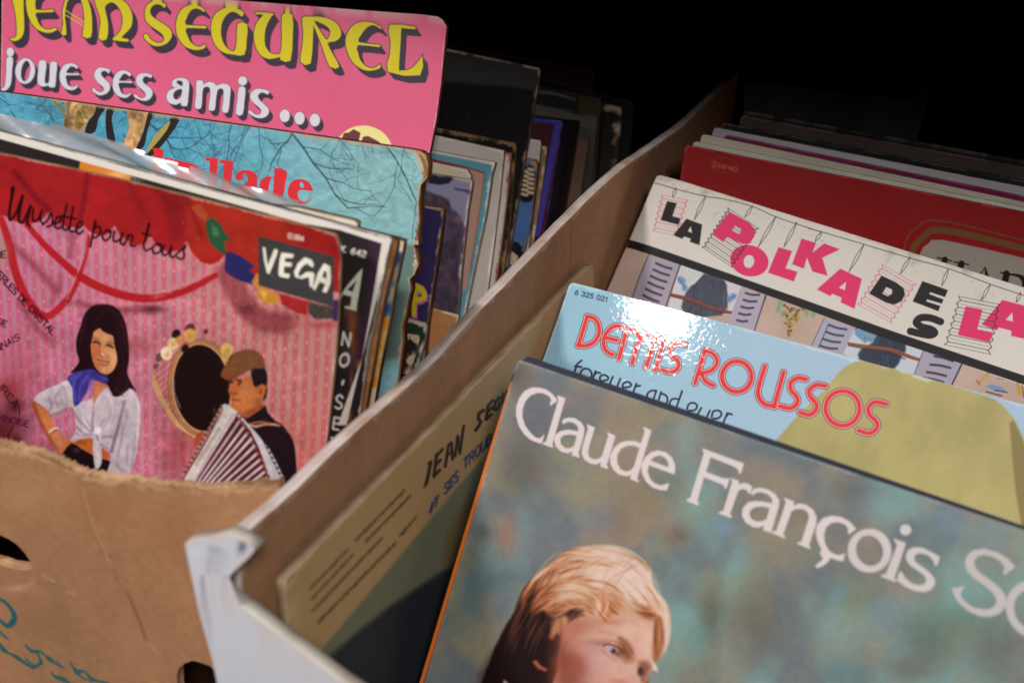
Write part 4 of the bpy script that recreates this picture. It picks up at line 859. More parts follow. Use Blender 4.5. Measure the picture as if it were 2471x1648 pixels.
    c.poly(Q5([(2205,1055),(2165,1080),(2130,1110),(2110,1105),(2115,1050),(2075,1000),(2000,975),(1920,985),(1860,1040),(1840,1120),(1850,1210),(1890,1290),(1950,1335),(2010,1350),(2050,1340),(2080,1325),(2055,1420),(1990,1405),(1910,1380),(1890,1420),(1830,1470),(1760,1495),(1740,1470),(1830,1390),(1800,1350),(1795,1310),(1815,1290),(1770,1200),(1745,1100),(1760,1010),(1830,930),(1930,903),(2040,920),(2130,970)]), w)
    w = (205, 198, 198)
    c.poly([Q2(ellipse_pts(610,1063,248,248,20)), Q2(ellipse_pts(610,1063,150,176,-20))], w)
    c.ell(*Q2([(1017,828)])[0], 13.6, 13.2, w)
    c.poly(Q2([(875,930),(895,930),(1018,975),(1005,1030),(890,1370),(912,1405),(905,1420),(735,1355),(745,1335),(795,1325),(920,1000)]), w)
    c.poly(Q2([(1405,1130),(1375,1230),(1345,1235),(1330,1180),(1280,1120),(1200,1092),(1140,1100),(1112,1140),(1130,1190),(1200,1240),(1300,1320),(1350,1390),(1345,1450),(1300,1510),(1220,1532),(1130,1520),(1020,1475),(915,1400),(945,1300),(975,1305),(1010,1370),(1080,1430),(1160,1455),(1220,1445),(1250,1405),(1235,1350),(1170,1300),(1080,1240),(1030,1180),(1018,1120),(1050,1050),(1120,1022),(1210,1030),(1310,1080)]), w)
    w = (192, 186, 186)
    c.poly(QS([(2255,240),(2205,275),(2140,325),(2118,310),(2135,240),(2090,175),(2010,125),(1910,100),(1830,115),(1790,170),(1800,235),(1850,300),(1960,375),(2080,470),(2150,570),(2150,680),(2080,765),(1980,800),(1860,795),(1740,745),(1640,670),(1580,590),(1550,520),(1538,480),(1620,465),(1690,455),(1650,500),(1640,560),(1690,630),(1780,690),(1880,715),(1970,710),(2030,670),(2045,610),(2000,530),(1900,440),(1770,350),(1710,280),(1685,190),(1710,100),(1790,45),(1910,30),(2060,75),(2180,150)]), w, sm=1)
    c.ell(*QS([(2470,720)])[0], 62, 56, w, rot=50, ring=19)

def bands(c, path_, T, w, sm=6):
    """inline lettering: dark outline, pale line, red core"""
    k = T.k
    P = T(path_)
    return [(P, w)]

def paint_demis(c):
    n = fbm(c.u*9, c.v*9, 6)
    g = np.clip((c.X-1350)/700, 0, 1)[:, None]
    c.c[:] = (np.array((146, 192, 214))*(1-g)+np.array((166, 192, 214))*g)/255+((n-.5)*.04)[:, None]
    # khaki shape
    kh = [(1871,1064),(1928,998.4),(1989,941),(2019.8,902.7),(2040,885),(2073,868),(2180,893),(2364,951),(2400,964),(2424,983),(2449.5,1012.7),(2471,1061.6),(2490,1110),(2530,1400),(1700,1300)]
    c.poly(kh, (174, 164, 106), 2)
    i = np.nonzero(rings_sd(c.X, c.Y, [kh]) < 2)[0] if c.X.size else []
    n = fbm(c.u[i]*40, c.v[i]*40, 8); n2 = fbm(c.u[i]*160, c.v[i]*60, 18)
    c.c[i] = c.c[i]+((n-.5)*.10+(n2-.5)*.06)[:, None]*np.array((1, .95, .7))
    c.poly([(2436,1020),(2446,1014),(2471,1070),(2520,1300),(2470,1300),(2450,1180)], (120, 104, 62), 6, .7)
    rr = random.Random(2)
    for k in range(30): c.blob(rr.uniform(2080, 2440), rr.uniform(920, 1200), rr.uniform(4, 14), rr.uniform(3, 8), (186, 160, 112), .5)
    for k in range(40): c.ell(rr.uniform(2000, 2460), rr.uniform(900, 1220), 1.5, .9, (130, 112, 70), a=.6)
    red, dark, pale = (220, 50, 54), (56, 42, 70), (236, 186, 184)
    strokes = []
    def q(T, pts, w): strokes.append((smooth(T(pts), 6) if len(pts) > 2 else np.array(T(pts)), w))
    W = 9.0
    q(Q7, [(540,525),(437,862)], W); q(Q7, [(535,525),(625,555),(675,640),(672,740),(615,825),(520,862),(430,852)], W)
    q(Q7, [(928,640),(840,650),(765,715),(730,800),(742,890),(790,945),(838,965)], W); q(Q7, [(755,772),(885,803)], W)
    q(Q7, [(1000,665),(905,1018)], W); q(Q7, [(990,672),(1070,690),(1120,735),(1140,770)], W); q(Q7, [(1060,1065),(1110,880),(1160,790),(1230,750),(1340,762)], W); q(Q7, [(1338,750),(1215,1112)], W)
    q(Q7, [(1428,775),(1322,1140)], W)
    q(Q7, [(1665,858),(1580,838),(1512,868),(1490,930),(1530,990),(1578,1040),(1585,1100),(1545,1152),(1475,1163),(1400,1140)], W)
    q(Q7, [(1885,925),(1772,1290)], W); q(Q7, [(1880,922),(1965,950),(2018,1010),(2012,1085),(1950,1150),(1830,1185)], W); q(Q7, [(1840,1165),(1890,1265),(1980,1318)], W)
    q(Z4, ellipse_pts(1248,675,93,96)+[(1341,675)], 10.0)
    q(Z4, [(1425,612),(1385,750),(1390,810),(1430,852),(1490,858)], 10); q(Z4, [(1543,648),(1483,866)], 10)
    q(Z4, [(1685,692),(1630,685),(1588,715),(1592,765),(1625,800),(1630,840),(1590,874),(1520,862)], 10)
    q(Z4, [(1808,735),(1750,728),(1705,762),(1712,802),(1745,840),(1750,880),(1708,916),(1645,900)], 10)
    q(Z4, ellipse_pts(1915,875,107,109)+[(2022,875)], 10)
    q(Z4, [(2190,848),(2120,835),(2080,870),(2085,915),(2130,960),(2130,1000),(2085,1032),(2015,1015)], 10)
    for P, w in strokes: c.stroke(P, w+7.6, dark, 1, 1.4, 0)
    for P, w in strokes: c.stroke(P, w+4.2, pale, 1, 1.2, 0)
    for P, w in strokes: c.stroke(P, w, red, 1, 1.3, 0)
    ink = (30, 30, 58); F = lambda T, p: c.stroke(T(p), 4.6, ink, 1, 1.5, 5)
    F(Q3, [(850,88),(800,130),(770,210),(740,290)]); F(Q3, [(775,150),(850,165)]); F(Q3, [(845,290),(838,225),(880,183),(940,195),(968,245),(945,310)]); F(Q3, [(1010,210),(975,310)]); F(Q3, [(1005,245),(1035,225),(1065,235)])
    F(Q3, [(1070,330),(1062,280),(1105,253),(1155,280),(1145,310),(1080,325)]); F(Q3, [(1210,275),(1178,350),(1195,395)]); F(Q3, [(1295,298),(1250,410)])
    F(Q3, [(1325,410),(1325,360),(1375,333),(1418,360),(1400,390),(1335,400)]); F(Q3, [(1478,355),(1440,460)]); F(Q3, [(1470,385),(1520,378)])
    F(Q3, [(1705,435),(1640,438),(1600,480),(1605,540)]); F(Q3, [(1705,435),(1660,570)]); F(Q3, [(1760,450),(1715,590)]); F(Q3, [(1755,462),(1815,490),(1832,545),(1805,610)])
    F(Q3, [(1998,438),(1925,650)]); F(Q3, [(1955,530),(1890,528),(1858,575),(1875,640)])
    F(Z4, [(935,880),(945,850),(975,840),(998,858),(985,885),(945,890)]); F(Z4, [(1025,872),(1000,920),(1010,950)]); F(Z4, [(1078,890),(1050,950)])
    F(Z4, [(1090,930),(1100,895),(1135,890),(1152,910),(1135,935),(1100,940)]); F(Z4, [(1188,905),(1160,975)]); F(Z4, [(1182,925),(1200,908),(1218,915)])
    c.text('6 325 021', Q7([(388,272)])[0], Q7([(762,362)])[0], 10.5, 2.6, (58, 74, 96))
    c.stroke(Q7([(915,480),(900,510),(935,530),(905,560)]), 1.6, (210, 110, 120), .9); c.stroke(Q7([(955,480),(968,520),(940,565)]), 1.4, (210, 110, 120), .8)
    c.ell(1373, 680, 6, 4, (196, 150, 110), a=.8, f=4)

def accordion(c, TL, TR, BR, BL, n, col, w=2.0, amp=.09):
    TL, TR, BR, BL = [np.array(p, float) for p in (TL, TR, BR, BL)]
    def side(a, b, sgn, ax):
        pts = []
        for k in range(2*n+1):
            t = k/(2*n); p = a+(b-a)*t
            if k % 2: p = p+ax*amp*sgn
            pts.append(tuple(p))
        return pts
    ax = TR-TL
    l = side(TL, BL, 1, ax); r = side(TR, BR, -1, ax)
    c.stroke(l, w, col, .95, 1.4, 0); c.stroke(r, w, col, .95, 1.4, 0)
    for k in range(0, 2*n+1):
        c.stroke([l[k], r[k]], w*(.8 if k % 2 else .55), col, .9 if k % 2 or k in (0, 2*n) else .5, 1.4, 0)

def slats(c, T, a0, a1, b0, b1, n, w, col=(52, 46, 64)):
    for k in range(n):
        t = k/(n-1)
        p = (a0[0]+(b0[0]-a0[0])*t, a0[1]+(b0[1]-a0[1])*t); q = (a1[0]+(b1[0]-a1[0])*t, a1[1]+(b1[1]-a1[1])*t)
        c.stroke(T([p, ((p[0]+q[0])/2, (p[1]+q[1])/2+6), q]), w, col, .9, 2.2)

def paint_polka(c):
    n = fbm(c.u*16, c.v*16, 3); n2 = fbm(c.u*70, c.v*70, 30)
    c.c[:] = np.array((214, 208, 200))/255+((n-.5)*.04)[:, None]
    c.c *= (1-.25*np.clip((n2-.62)*5, 0, 1)*np.clip(1-c.v/.02, 0, 1))[:, None]
    rr = random.Random(9)
    # house front below the band
    lower = [(1440,560),(1522,592),(1800,690),(1950,747),(2098.6,803),(2471,930),(2560,960),(2560,1300),(1300,1300)]
    c.poly(lower, (190, 164, 152), 2)
    i = np.nonzero(rings_sd(c.X, c.Y, [lower]) < 1)[0]; c.c[i] += ((fbm(c.u[i]*50, c.v[i]*50, 5)-.5)*.10)[:, None]
    sg = (164, 154, 170)
    c.poly(ZP([(900,1030),(1600,1275),(1500,1600),(740,1600)]), (204, 200, 206)); c.poly(ZP([(1150,1125),(1400,1210),(1430,1320),(1440,1420),(1380,1600),(950,1600),(940,1400),(1030,1260)]), (66, 72, 88), 5, sm=2)
    for k in range(50):
        x, y = rr.uniform(980, 1420), rr.uniform(1180, 1600); c.stroke(ZP([(x, y), (x+rr.uniform(-40, 40), y+rr.uniform(30, 90))]), rr.uniform(1, 4), rr.choice([(40, 42, 56), (96, 104, 122), (120, 128, 140), (30, 30, 44)]), .45, 3)
    c.poly(ZP([(905,1040),(1170,1130),(1060,1250),(960,1285),(860,1180)]), (206, 206, 208), 3)
    for k in range(6): c.stroke(ZP([(930+k*38, 1070+k*12), (890+k*22, 1190+k*10)]), 1.4, (150, 156, 176), .7)
    for x, y in ((930,1220),(950,1290),(900,1200),(1500,1390),(1460,1420)): c.ell(*ZP([(x, y)])[0], 7, 9, (110, 146, 190), f=4, a=.9)
    c.stroke(ZP([(880,1180),(960,1300)]), 2, (60, 70, 110), .8); c.stroke(ZP([(1440,1430),(1540,1370)]), 2, (60, 70, 110), .8)
    c.poly(ZP([(540,910),(900,1035),(820,1260),(740,1500),(360,1390),(430,1180)]), sg, 2); c.stroke(ZP([(540,910),(430,1180),(355,1400)]), 3, (74, 64, 84), .8); c.stroke(ZP([(900,1035),(820,1260),(740,1500)]), 3.4, (58, 50, 70), .9)
    slats(c, ZP, (625,1012), (800,1075), (480,1375), (655,1450), 6, 5.6)
    c.poly(ZP([(1590,1285),(1875,1385),(1790,1600),(1500,1600)]), (172, 164, 182), 2); c.stroke(ZP([(1875,1385),(1790,1600)]), 3, (60, 52, 72), .9); slats(c, ZP, (1640,1350), (1780,1385), (1560,1560), (1720,1610), 4, 5)
    c.stroke(ZP([(800,1372),(1000,1420),(1200,1500),(1420,1560),(1560,1590)]), [8, 9, 9, 8, 7], (128, 66, 50), .95, 2); c.stroke(ZP([(800,1385),(1000,1440),(1200,1520),(1420,1580)]), 3, (76, 36, 34), .7, 3)
    # second window, shutters, grapes, tools
    c.poly(Z4([(1270,120),(1430,165),(1360,385),(1195,335)]), (172, 164, 182), 2); c.stroke(Z4([(1430,165),(1360,385)]), 3, (60, 52, 72), .9); slats(c, Z4, (1305,150), (1390,160), (1250,320), (1315,325), 5, 5.2)
    for k in range(70):
        t = rr.random(); wd = 85*(1-t); x = 1600-25*t+rr.uniform(-wd, wd); y = 235+t*175+rr.uniform(-12, 12)
        c.ell(*Z4([(x, y)])[0], 3.4, 3.6, rr.choice([(176, 142, 66), (150, 122, 60), (120, 104, 58), (196, 164, 90), (96, 88, 60)]), f=2)
    for x, y in ((1520,215),(1510,250),(1540,280),(1690,275),(1730,285)): c.ell(*Z4([(x, y)])[0], 6, 8, (122, 160, 120), f=3, a=.85)
    c.poly(Z4([(1800,308),(2005,372),(1930,540),(1720,480)]), (168, 166, 184), 2); c.stroke(Z4([(2003,372),(1930,540)]), 3.4, (50, 40, 64), .9); c.stroke(Z4([(1800,308),(1720,480)]), 2.2, (90, 82, 104), .8); slats(c, Z4, (1830,350), (1940,378), (1775,482), (1880,500), 4, 5.2, (52, 56, 80)); c.stroke(Z4([(1828,345),(1765,490)]), 3, (60, 60, 84), .7)
    c.poly(Q1([(420,-20),(1210,215),(1105,490),(800,440),(300,260)]), (196, 202, 212), 2)
    c.poly(Q1([(520,0),(720,-20),(1010,150),(960,290),(880,420),(700,400),(480,320),(500,200),(640,120)]), (46, 56, 74), 6, sm=2); c.poly(Q1([(430,-30),(700,10),(640,120),(520,110),(440,40)]), (118, 152, 178), 5); c.blob(*Q1([(480,20)])[0], 10, 8, (92, 146, 204), .9)
    for k in range(26):
        x, y = rr.uniform(500, 940), rr.uniform(60, 380); c.stroke(Q1([(x, y), (x+rr.uniform(-30, 30), y+rr.uniform(20, 70))]), rr.uniform(1, 4), rr.choice([(30, 36, 52), (76, 110, 134), (60, 84, 110)]), .5, 3)
    c.stroke(Q1([(365,140),(520,165),(780,195),(900,225),(1050,285),(1180,325)]), [8, 8, 8, 9, 9, 7], (136, 78, 58), .97, 2); c.stroke(Q1([(365,160),(520,190),(760,230),(1000,310)]), 3, (60, 34, 36), .7, 3)
    c.poly(Q1([(1210,215),(1645,370),(1535,620),(1105,490)]), (166, 160, 178), 2); c.stroke(Q1([(1645,370),(1530,610)]), 4, (52, 40, 58), .9); c.stroke(Q1([(1210,215),(1105,480)]), 2.4, (84, 74, 92), .8)
    for p in ([(1335,280),(1440,300),(1545,335)], [(1290,375),(1400,385),(1515,412)], [(1250,460),(1350,475),(1465,502)], [(1215,525),(1330,545),(1435,575)]): c.stroke(Q1(p), 5.6, (48, 44, 60), .9, 2)
    c.stroke(Q1([(1945,475),(1835,590)]), 6.5, (196, 152, 66)); c.stroke(Q1([(1815,560),(1850,600)]), 4, (150, 112, 56)); c.poly(Q1([(1910,625),(1980,600),(2110,635),(2160,690),(2020,670)]), (112, 144, 190), 3); c.stroke(Q1([(1920,680),(2100,730)]), 3, (54, 54, 76)); c.stroke(Q1([(2020,665),(2160,690)]), 2.6, (50, 50, 80))
    c.stroke(Q1([(2280,590),(2300,710)]), 8, (190, 144, 60)); c.stroke(Q1([(2330,620),(2350,740)]), 4, (140, 100, 50)); c.stroke(Q1([(2040,535),(2120,540)]), 2, (110, 100, 100), .7)
    # black band
    c.poly([(1400,535),(1522,577),(1736,652),(1950,727),(2156,800),(2471,906),(2600,948),(2600,970),(2471,928),(2098.6,803),(1950,748),(1800,694),(1522,598),(1440,572),(1400,560)], (27, 24, 29), 1.8)
    # clothes line and pegs
    ink = (54, 46, 50)
    c.stroke(ZP([(600,85),(850,170),(1190,255),(1390,285),(1720,370),(1990,490),(2351,610),(2500,660)]), 1.9, ink, .9, 1.4); c.stroke(ZR([(0,-40),(150,0),(610,135),(1110,285),(1530,400),(1990,570),(2351,690),(2600,760)]), 1.9, ink, .9, 1.4)
    def peg(T, a, b, wd=3.6):
        a, b = np.array(T([a])[0]), np.array(T([b])[0]); m = (a+b)/2; d = b-a; nrm = np.array((-d[1], d[0]))/np.hypot(*d)*wd
        c.stroke([a, m+nrm, b], 1.6, ink, .9, 1.3); c.stroke([a, m-nrm, b], 1.6, ink, .9, 1.3)
    for a, b in (((852,155),(812,265)),((1190,250),(1060,520)),((1722,362),(1635,492)),((1988,482),(1785,830)),((2225,548),(2075,830))): peg(ZP, a, b)
    for a, b in (((150,0),(75,105)),((610,132),(445,435)),((1115,268),(1002,460)),((1528,400),(1455,585)),((1985,568),(1885,745)),((2315,655),(2265,765))): peg(ZR, a, b)
    pk = (220, 50, 106); bk = (34, 29, 34)
    accordion(c, *ZP([(680,235),(990,300),(862,700),(585,640)]), 6, (206, 90, 124), 1.9)
    c.poly(ZP([(750,305),(860,330),(810,480),(905,505),(880,578),(675,520)]), bk)
    c.poly([ZP([(970,508),(1150,575),(1118,808),(1010,770),(1020,735),(945,710),(920,735),(820,695)]), ZP([(1020,595),(1035,670),(985,650)])], bk)
    c.poly([ZP([(1460,430),(1690,560),(1740,620),(1745,700),(1690,790),(1610,795),(1430,715),(1390,770),(1260,680)]), ZP([(1525,588),(1590,625),(1590,670),(1550,682),(1485,640)])], pk)
    c.poly([ZP(ellipse_pts(1685,985,220,176,14)), ZP(ellipse_pts(1680,993,60,74,10))], pk)
    accordion(c, *ZP([(1440,388),(1790,620),(1490,1060),(1150,830)]), 9, bk, 1.9, .07)
    c.poly([ZP([(1460,430),(1690,560),(1740,620),(1745,700),(1690,790),(1610,795),(1430,715),(1390,770),(1260,680)]), ZP([(1525,588),(1590,625),(1590,670),(1550,682),(1485,640)])], pk, a=.9)
    c.poly(ZP([(2015,830),(2170,875),(2095,1070),(2230,1110),(2190,1220),(1895,1120)]), pk)
    c.poly(ZK([(1115,405),(1195,430),(1175,485),(1240,432),(1328,465),(1230,512),(1260,612),(1175,588),(1145,510),(1128,572),(1062,548)]), pk)
    c.poly([ZR([(350,400),(585,510),(505,835),(355,765),(365,715),(265,672),(240,697),(95,625)]), ZR([(415,540),(400,635),(335,605)])], pk)
    accordion(c, *ZR([(805,355),(1175,570),(910,990),(540,785)]), 7, (206, 84, 122), 1.9, .07)
    c.poly([ZR([(800,475),(950,545),(1040,610),(1055,680),(1020,750),(940,790),(850,770),(665,670)]), ZR([(850,600),(915,625),(915,670),(870,700),(808,670)])], bk)
    c.poly(ZR([(1245,535),(1522,632),(1490,708),(1330,655),(1318,675),(1475,735),(1455,780),(1295,732),(1285,755),(1440,805),(1418,862),(1138,755)]), bk)
    c.stroke(ZR([(1442,975),(1330,935),(1225,935),(1178,985),(1235,1032),(1340,1060),(1378,1098),(1325,1122),(1230,1108),(1115,1080)]), 17.5, bk)
    c.poly([ZR([(2115,740),(2500,840),(2351,1160),(2210,1130),(2215,1075),(2080,1040),(2050,1070),(1890,1005)]), ZR([(2225,875),(2230,975),(2150,955)])], pk)
    accordion(c, *ZR([(1640,700),(2090,790),(1985,1330),(1485,1225)]), 7, bk, 1.8, .07)
    c.poly(ZR([(1715,808),(1900,845),(1840,1060),(2010,1095),(1975,1200),(1630,1120)]), pk)
    for k in range(26): c.ell(rr.uniform(1700, 2460), 0, 1, 1, (0, 0, 0))
    for k in range(34):
        x = rr.uniform(1600, 2460); y = 440+(x-1600)*.32+rr.uniform(-14, 24); c.ell(x, y, rr.uniform(1, 4), rr.uniform(.8, 2), (150, 138, 124), a=.5, f=2)
    c.stroke(ZP([(1280,490),(1300,450),(1335,440)]), 1.5, (110, 104, 100), .6)

def paint_red(c):
    n = fbm(c.u*8, c.v*8, 15)
    c.c[:] = np.array((128, 5, 10))/255+((n-.5)*.05)[:, None]
    gold = (140, 70, 40); fr_ = (104, 66, 28)
    c.ell(*Z2([(603,967)])[0], 35, 18, gold, rot=13, ring=1.6, a=.8)
    c.text('Stereo', Z2([(530,975)])[0], Z2([(672,1002)])[0], 13, 2.0, (176, 104, 84), a=.9)
    c.stroke(Z2([(490,1074),(665,1112),(655,1175)]), 1.5, gold, .6, sm=0); c.stroke(Z2([(490,1074),(480,1150)]), 1.5, gold, .6); c.text('HI', Z2([(540,1160)])[0], Z2([(600,1172)])[0], 14, 1.6, gold, a=.5)
    c.stroke(Z2([(505,880),(470,1090)]), 1.2, (140, 20, 26), .6); c.stroke(Z2([(720,920),(680,1180)]), 1.2, (140, 20, 26), .6)
    c.stroke(Z2([(1600,1700),(1650,1450),(1710,1340),(1860,1290),(2351,1405),(2700,1490)]), 4, fr_, 1, 2)
    c.stroke(Z2([(1660,1700),(1695,1480),(1760,1390),(1880,1345),(2351,1452),(2700,1535)]), 17, fr_, 1, 2.4)
    c.poly(Z2([(1690,1750),(1740,1490),(1790,1425),(1880,1402),(2351,1508),(2700,1590),(2700,1900)]), (140, 134, 124), 2.4, sm=2)
    k = (20, 14, 14)
    c.stroke(ZR([(1408,280),(1560,316)]), 3.4, k); c.stroke(ZR([(1490,300),(1450,420)]), 14, k); c.stroke(ZR([(1590,325),(1748,357)]), 3.4, k); c.stroke(ZR([(1670,345),(1630,460)]), 15, k)
    c.stroke(ZR([(1520,390),(1640,420)]), 4, k); c.stroke(ZR([(1928,385),(1960,560)]), [2, 16], k); c.stroke(ZR([(1928,385),(1820,540)]), [2, 4], k)
    c.stroke(ZR([(2095,440),(2210,466)]), 3.4, k); c.stroke(ZR([(2160,455),(2130,620)]), 16, k); c.stroke(ZR([(2200,460),(2300,480),(2360,540),(2330,620),(2200,640)]), [4, 8, 15, 8, 4], k)

def paint_quartet(c):
    c.c[:] = np.array((188, 152, 106))/255; n = fbm(c.u*20, c.v*20, 6); c.c += ((n-.5)*.06)[:, None]
    c.poly(Z6([(2400,-130),(2280,0),(1700,690),(1120,1380),(900,1700),(2500,1700)]), (122, 124, 100), 9)
    c.poly(Z6([(2400,500),(2100,715),(1700,980),(1450,1180),(1180,1410),(1000,1700),(2500,1700)]), (44, 48, 56), 16)
    c.poly(Z6([(2330,100),(2220,250),(2130,420),(2080,700),(2160,700),(2400,300)]), (120, 96, 60), 14, .7)
    ink = (58, 42, 32); S_ = lambda p, w=7: c.stroke(RB(p), w, ink, .95, 3, 0)
    S_([(1222,985),(1196,1110),(1186,1150),(1172,1172)], [8, 9, 8, 5]); S_([(1200,1000),(1225,982)], 5); S_([(1265,930),(1245,1095)], 8); S_([(1268,935),(1310,890)]); S_([(1258,1010),(1295,970)]); S_([(1247,1090),(1290,1045)])
    S_([(1330,1020),(1355,860),(1378,840),(1385,965)], 7); S_([(1342,940),(1385,905)], 5); S_([(1405,940),(1425,790),(1440,920),(1470,715)], 7)
    S_([(1620,595),(1585,620),(1580,660),(1600,680),(1580,720),(1560,745)], 8); S_([(1640,660),(1655,560)], 8); S_([(1655,560),(1690,520)]); S_([(1648,610),(1685,575)]); S_([(1640,665),(1680,625)])
    S_([(1740,500),(1710,530),(1700,590),(1720,590),(1740,560),(1742,540)], 7); S_([(1770,470),(1760,530),(1780,540),(1800,450)], 7)
    ink2 = (52, 66, 116); T_ = lambda p, w=4.6: c.stroke(RB(p), w, ink2, .9, 3, 0)
    T_([(1232,1300),(1215,1365)]); T_([(1232,1300),(1248,1285)]); T_([(1222,1335),(1240,1320)]); T_([(1215,1365),(1232,1350)]); T_([(1250,1265),(1282,1238)]); T_([(1270,1250),(1258,1320)])
    up = (.06, -1)
    c.text('SES', RB([(1325,1232)])[0], RB([(1428,1120)])[0], 24, 4.2, ink2, up, .9, 3); c.text('TROUB', RB([(1468,1042)])[0], RB([(1680,838)])[0], 24, 4.2, ink2, up, .9, 3)
    rr = random.Random(6)
    for (a, b, w) in (((1095,850),(1390,545),4.2),((1100,935),(1420,590),4.2),((1105,1025),(1640,465),4.2),((1150,1110),(1740,505),4.6),((1430,495),(1810,105),4.4),((1510,500),(1860,140),4.4),((1765,460),(1895,310),4.2)):
        a, b = np.array(a, float), np.array(b, float); L = np.hypot(*(b-a)); x = 0
        while x < L-12:
            ln = rr.uniform(8, 26); p = a+(b-a)*x/L; q = a+(b-a)*min(L, x+ln)/L; j = rr.uniform(-14, 14)
            c.stroke(Z6([tuple(p+(0, j)), tuple(q+(0, -j*.6))]), w, (84, 62, 40), .6, 4.5); x += ln*.7+rr.uniform(1, 9)

def flat(col, var=.05, seed=1, sc=25):
    def f(c):
        n = fbm(c.u*sc, c.v*sc, seed); c.c[:] = np.array(col)/255+((n-.5)*var*2)[:, None]
    return f

def paint_purple(c):
    flat((46, 34, 84), .03)(c)
    mg, ye = (196, 96, 150), (206, 188, 34)
    P = [ZD([(900,-120),(1000,-130),(1120,-60),(1175,60),(1165,160),(1080,215),(975,245),(970,500),(890,500),(880,200)]), ZD(ellipse_pts(1035,85,52,42,-10))]
    c.poly([np.array(r)+(2.4, 5) for r in P], mg, 2, grow=.8); c.poly(P, ye, 2)

def paint_hill(c):
    X, Y = c.X, c.Y; n = fbm(c.u*60, c.v*60, 4); n2 = fbm(c.u*300, c.v*200, 14)
    sky = np.array((150, 148, 176)); land = np.array((84, 64, 76)); dk = np.array((48, 42, 62))
    h = np.clip((Y-(455+(X-1040)*.9)+(n-.5)*60)/14, 0, 1)[:, None]
    col = sky*(1-h)+(dk*(1-n2[:, None])+land*1.35*n2[:, None])*h
    c.c[:] = col/255
    c.poly(ZC([(330,460),(540,480),(560,520),(520,560),(440,575),(330,560)]), (40, 36, 60), 3); c.stroke(ZC([(580,610),(640,625),(710,630)]), 5, (58, 60, 96), .8, 3); c.stroke(ZC([(690,640),(735,660)]), 6, (72, 78, 116), .8, 3)
    c.blob(*ZC([(620,900)])[0], 20, 12, (150, 118, 132), .7); c.blob(*ZC([(600,1050)])[0], 24, 8, (60, 62, 92), .7)

def paint_frame(c):
    flat((96, 160, 178), .04)(c)
    c.poly(ZC([(-400,120),(980,395),(985,360),(-400,60)]), (206, 204, 214), 2)
    c.poly(ZC([(-200,255),(370,330),(700,405),(865,460),(860,480),(700,420),(-200,280)]), (150, 30, 52), 2)
    c.poly(ZC([(-200,275),(700,418),(858,470),(810,900),(690,1560),(300,1800),(-200,1800)]), (190, 150, 138), 2)
    c.stroke(ZC([(860,470),(800,900),(720,1400)]), 4, (150, 112, 84), .8)

def paint_comic(c):
    flat((70, 112, 168), .05)(c)
    c.poly(ZC([(1180,330),(1260,350),(1260,420),(1180,420)]), (110, 156, 190), 4); c.poly(ZC([(1270,350),(1355,360),(1350,450),(1330,400)]), (206, 160, 110), 4)
    c.poly(ZC([(1230,410),(1310,400),(1340,480),(1340,620),(1310,720),(1240,740),(1190,700),(1200,560)]), (26, 20, 24), 3, sm=2)
    rr = random.Random(3)
    for k in range(6):
        y = 430+k*44; c.stroke(ZC([(1215, y+10), (1260, y+20)]), 7, (216, 196, 166), sm=0); c.stroke(ZC([(1275, y-6), (1318, y+4)]), 7, (216, 196, 166), sm=0)
    c.poly(ZC([(1130,1110),(1180,1120),(1240,1240),(1190,1340),(1090,1330)]), (24, 20, 26), 3); c.stroke(ZC([(1150,1120),(1200,1160),(1250,1160)]), 4, (20, 16, 20))
    for k in range(4): c.stroke(ZC([(1120-k*4, 1220+k*30), (1165-k*4, 1255+k*26)]), 6, (216, 196, 166), sm=0)

def paint_kraft(c, base=(176, 124, 84)):
    n = fbm(c.u*10, c.v*10, 2); n2 = fbm(c.u*90, c.v*30, 7); n3 = fbm(c.u*400, c.v*400, 13, 2)
    c.c[:] = np.array(base)/255*(1+(n-.5)*.18+(n2-.5)*.10+(n3-.5)*.10)[:, None]

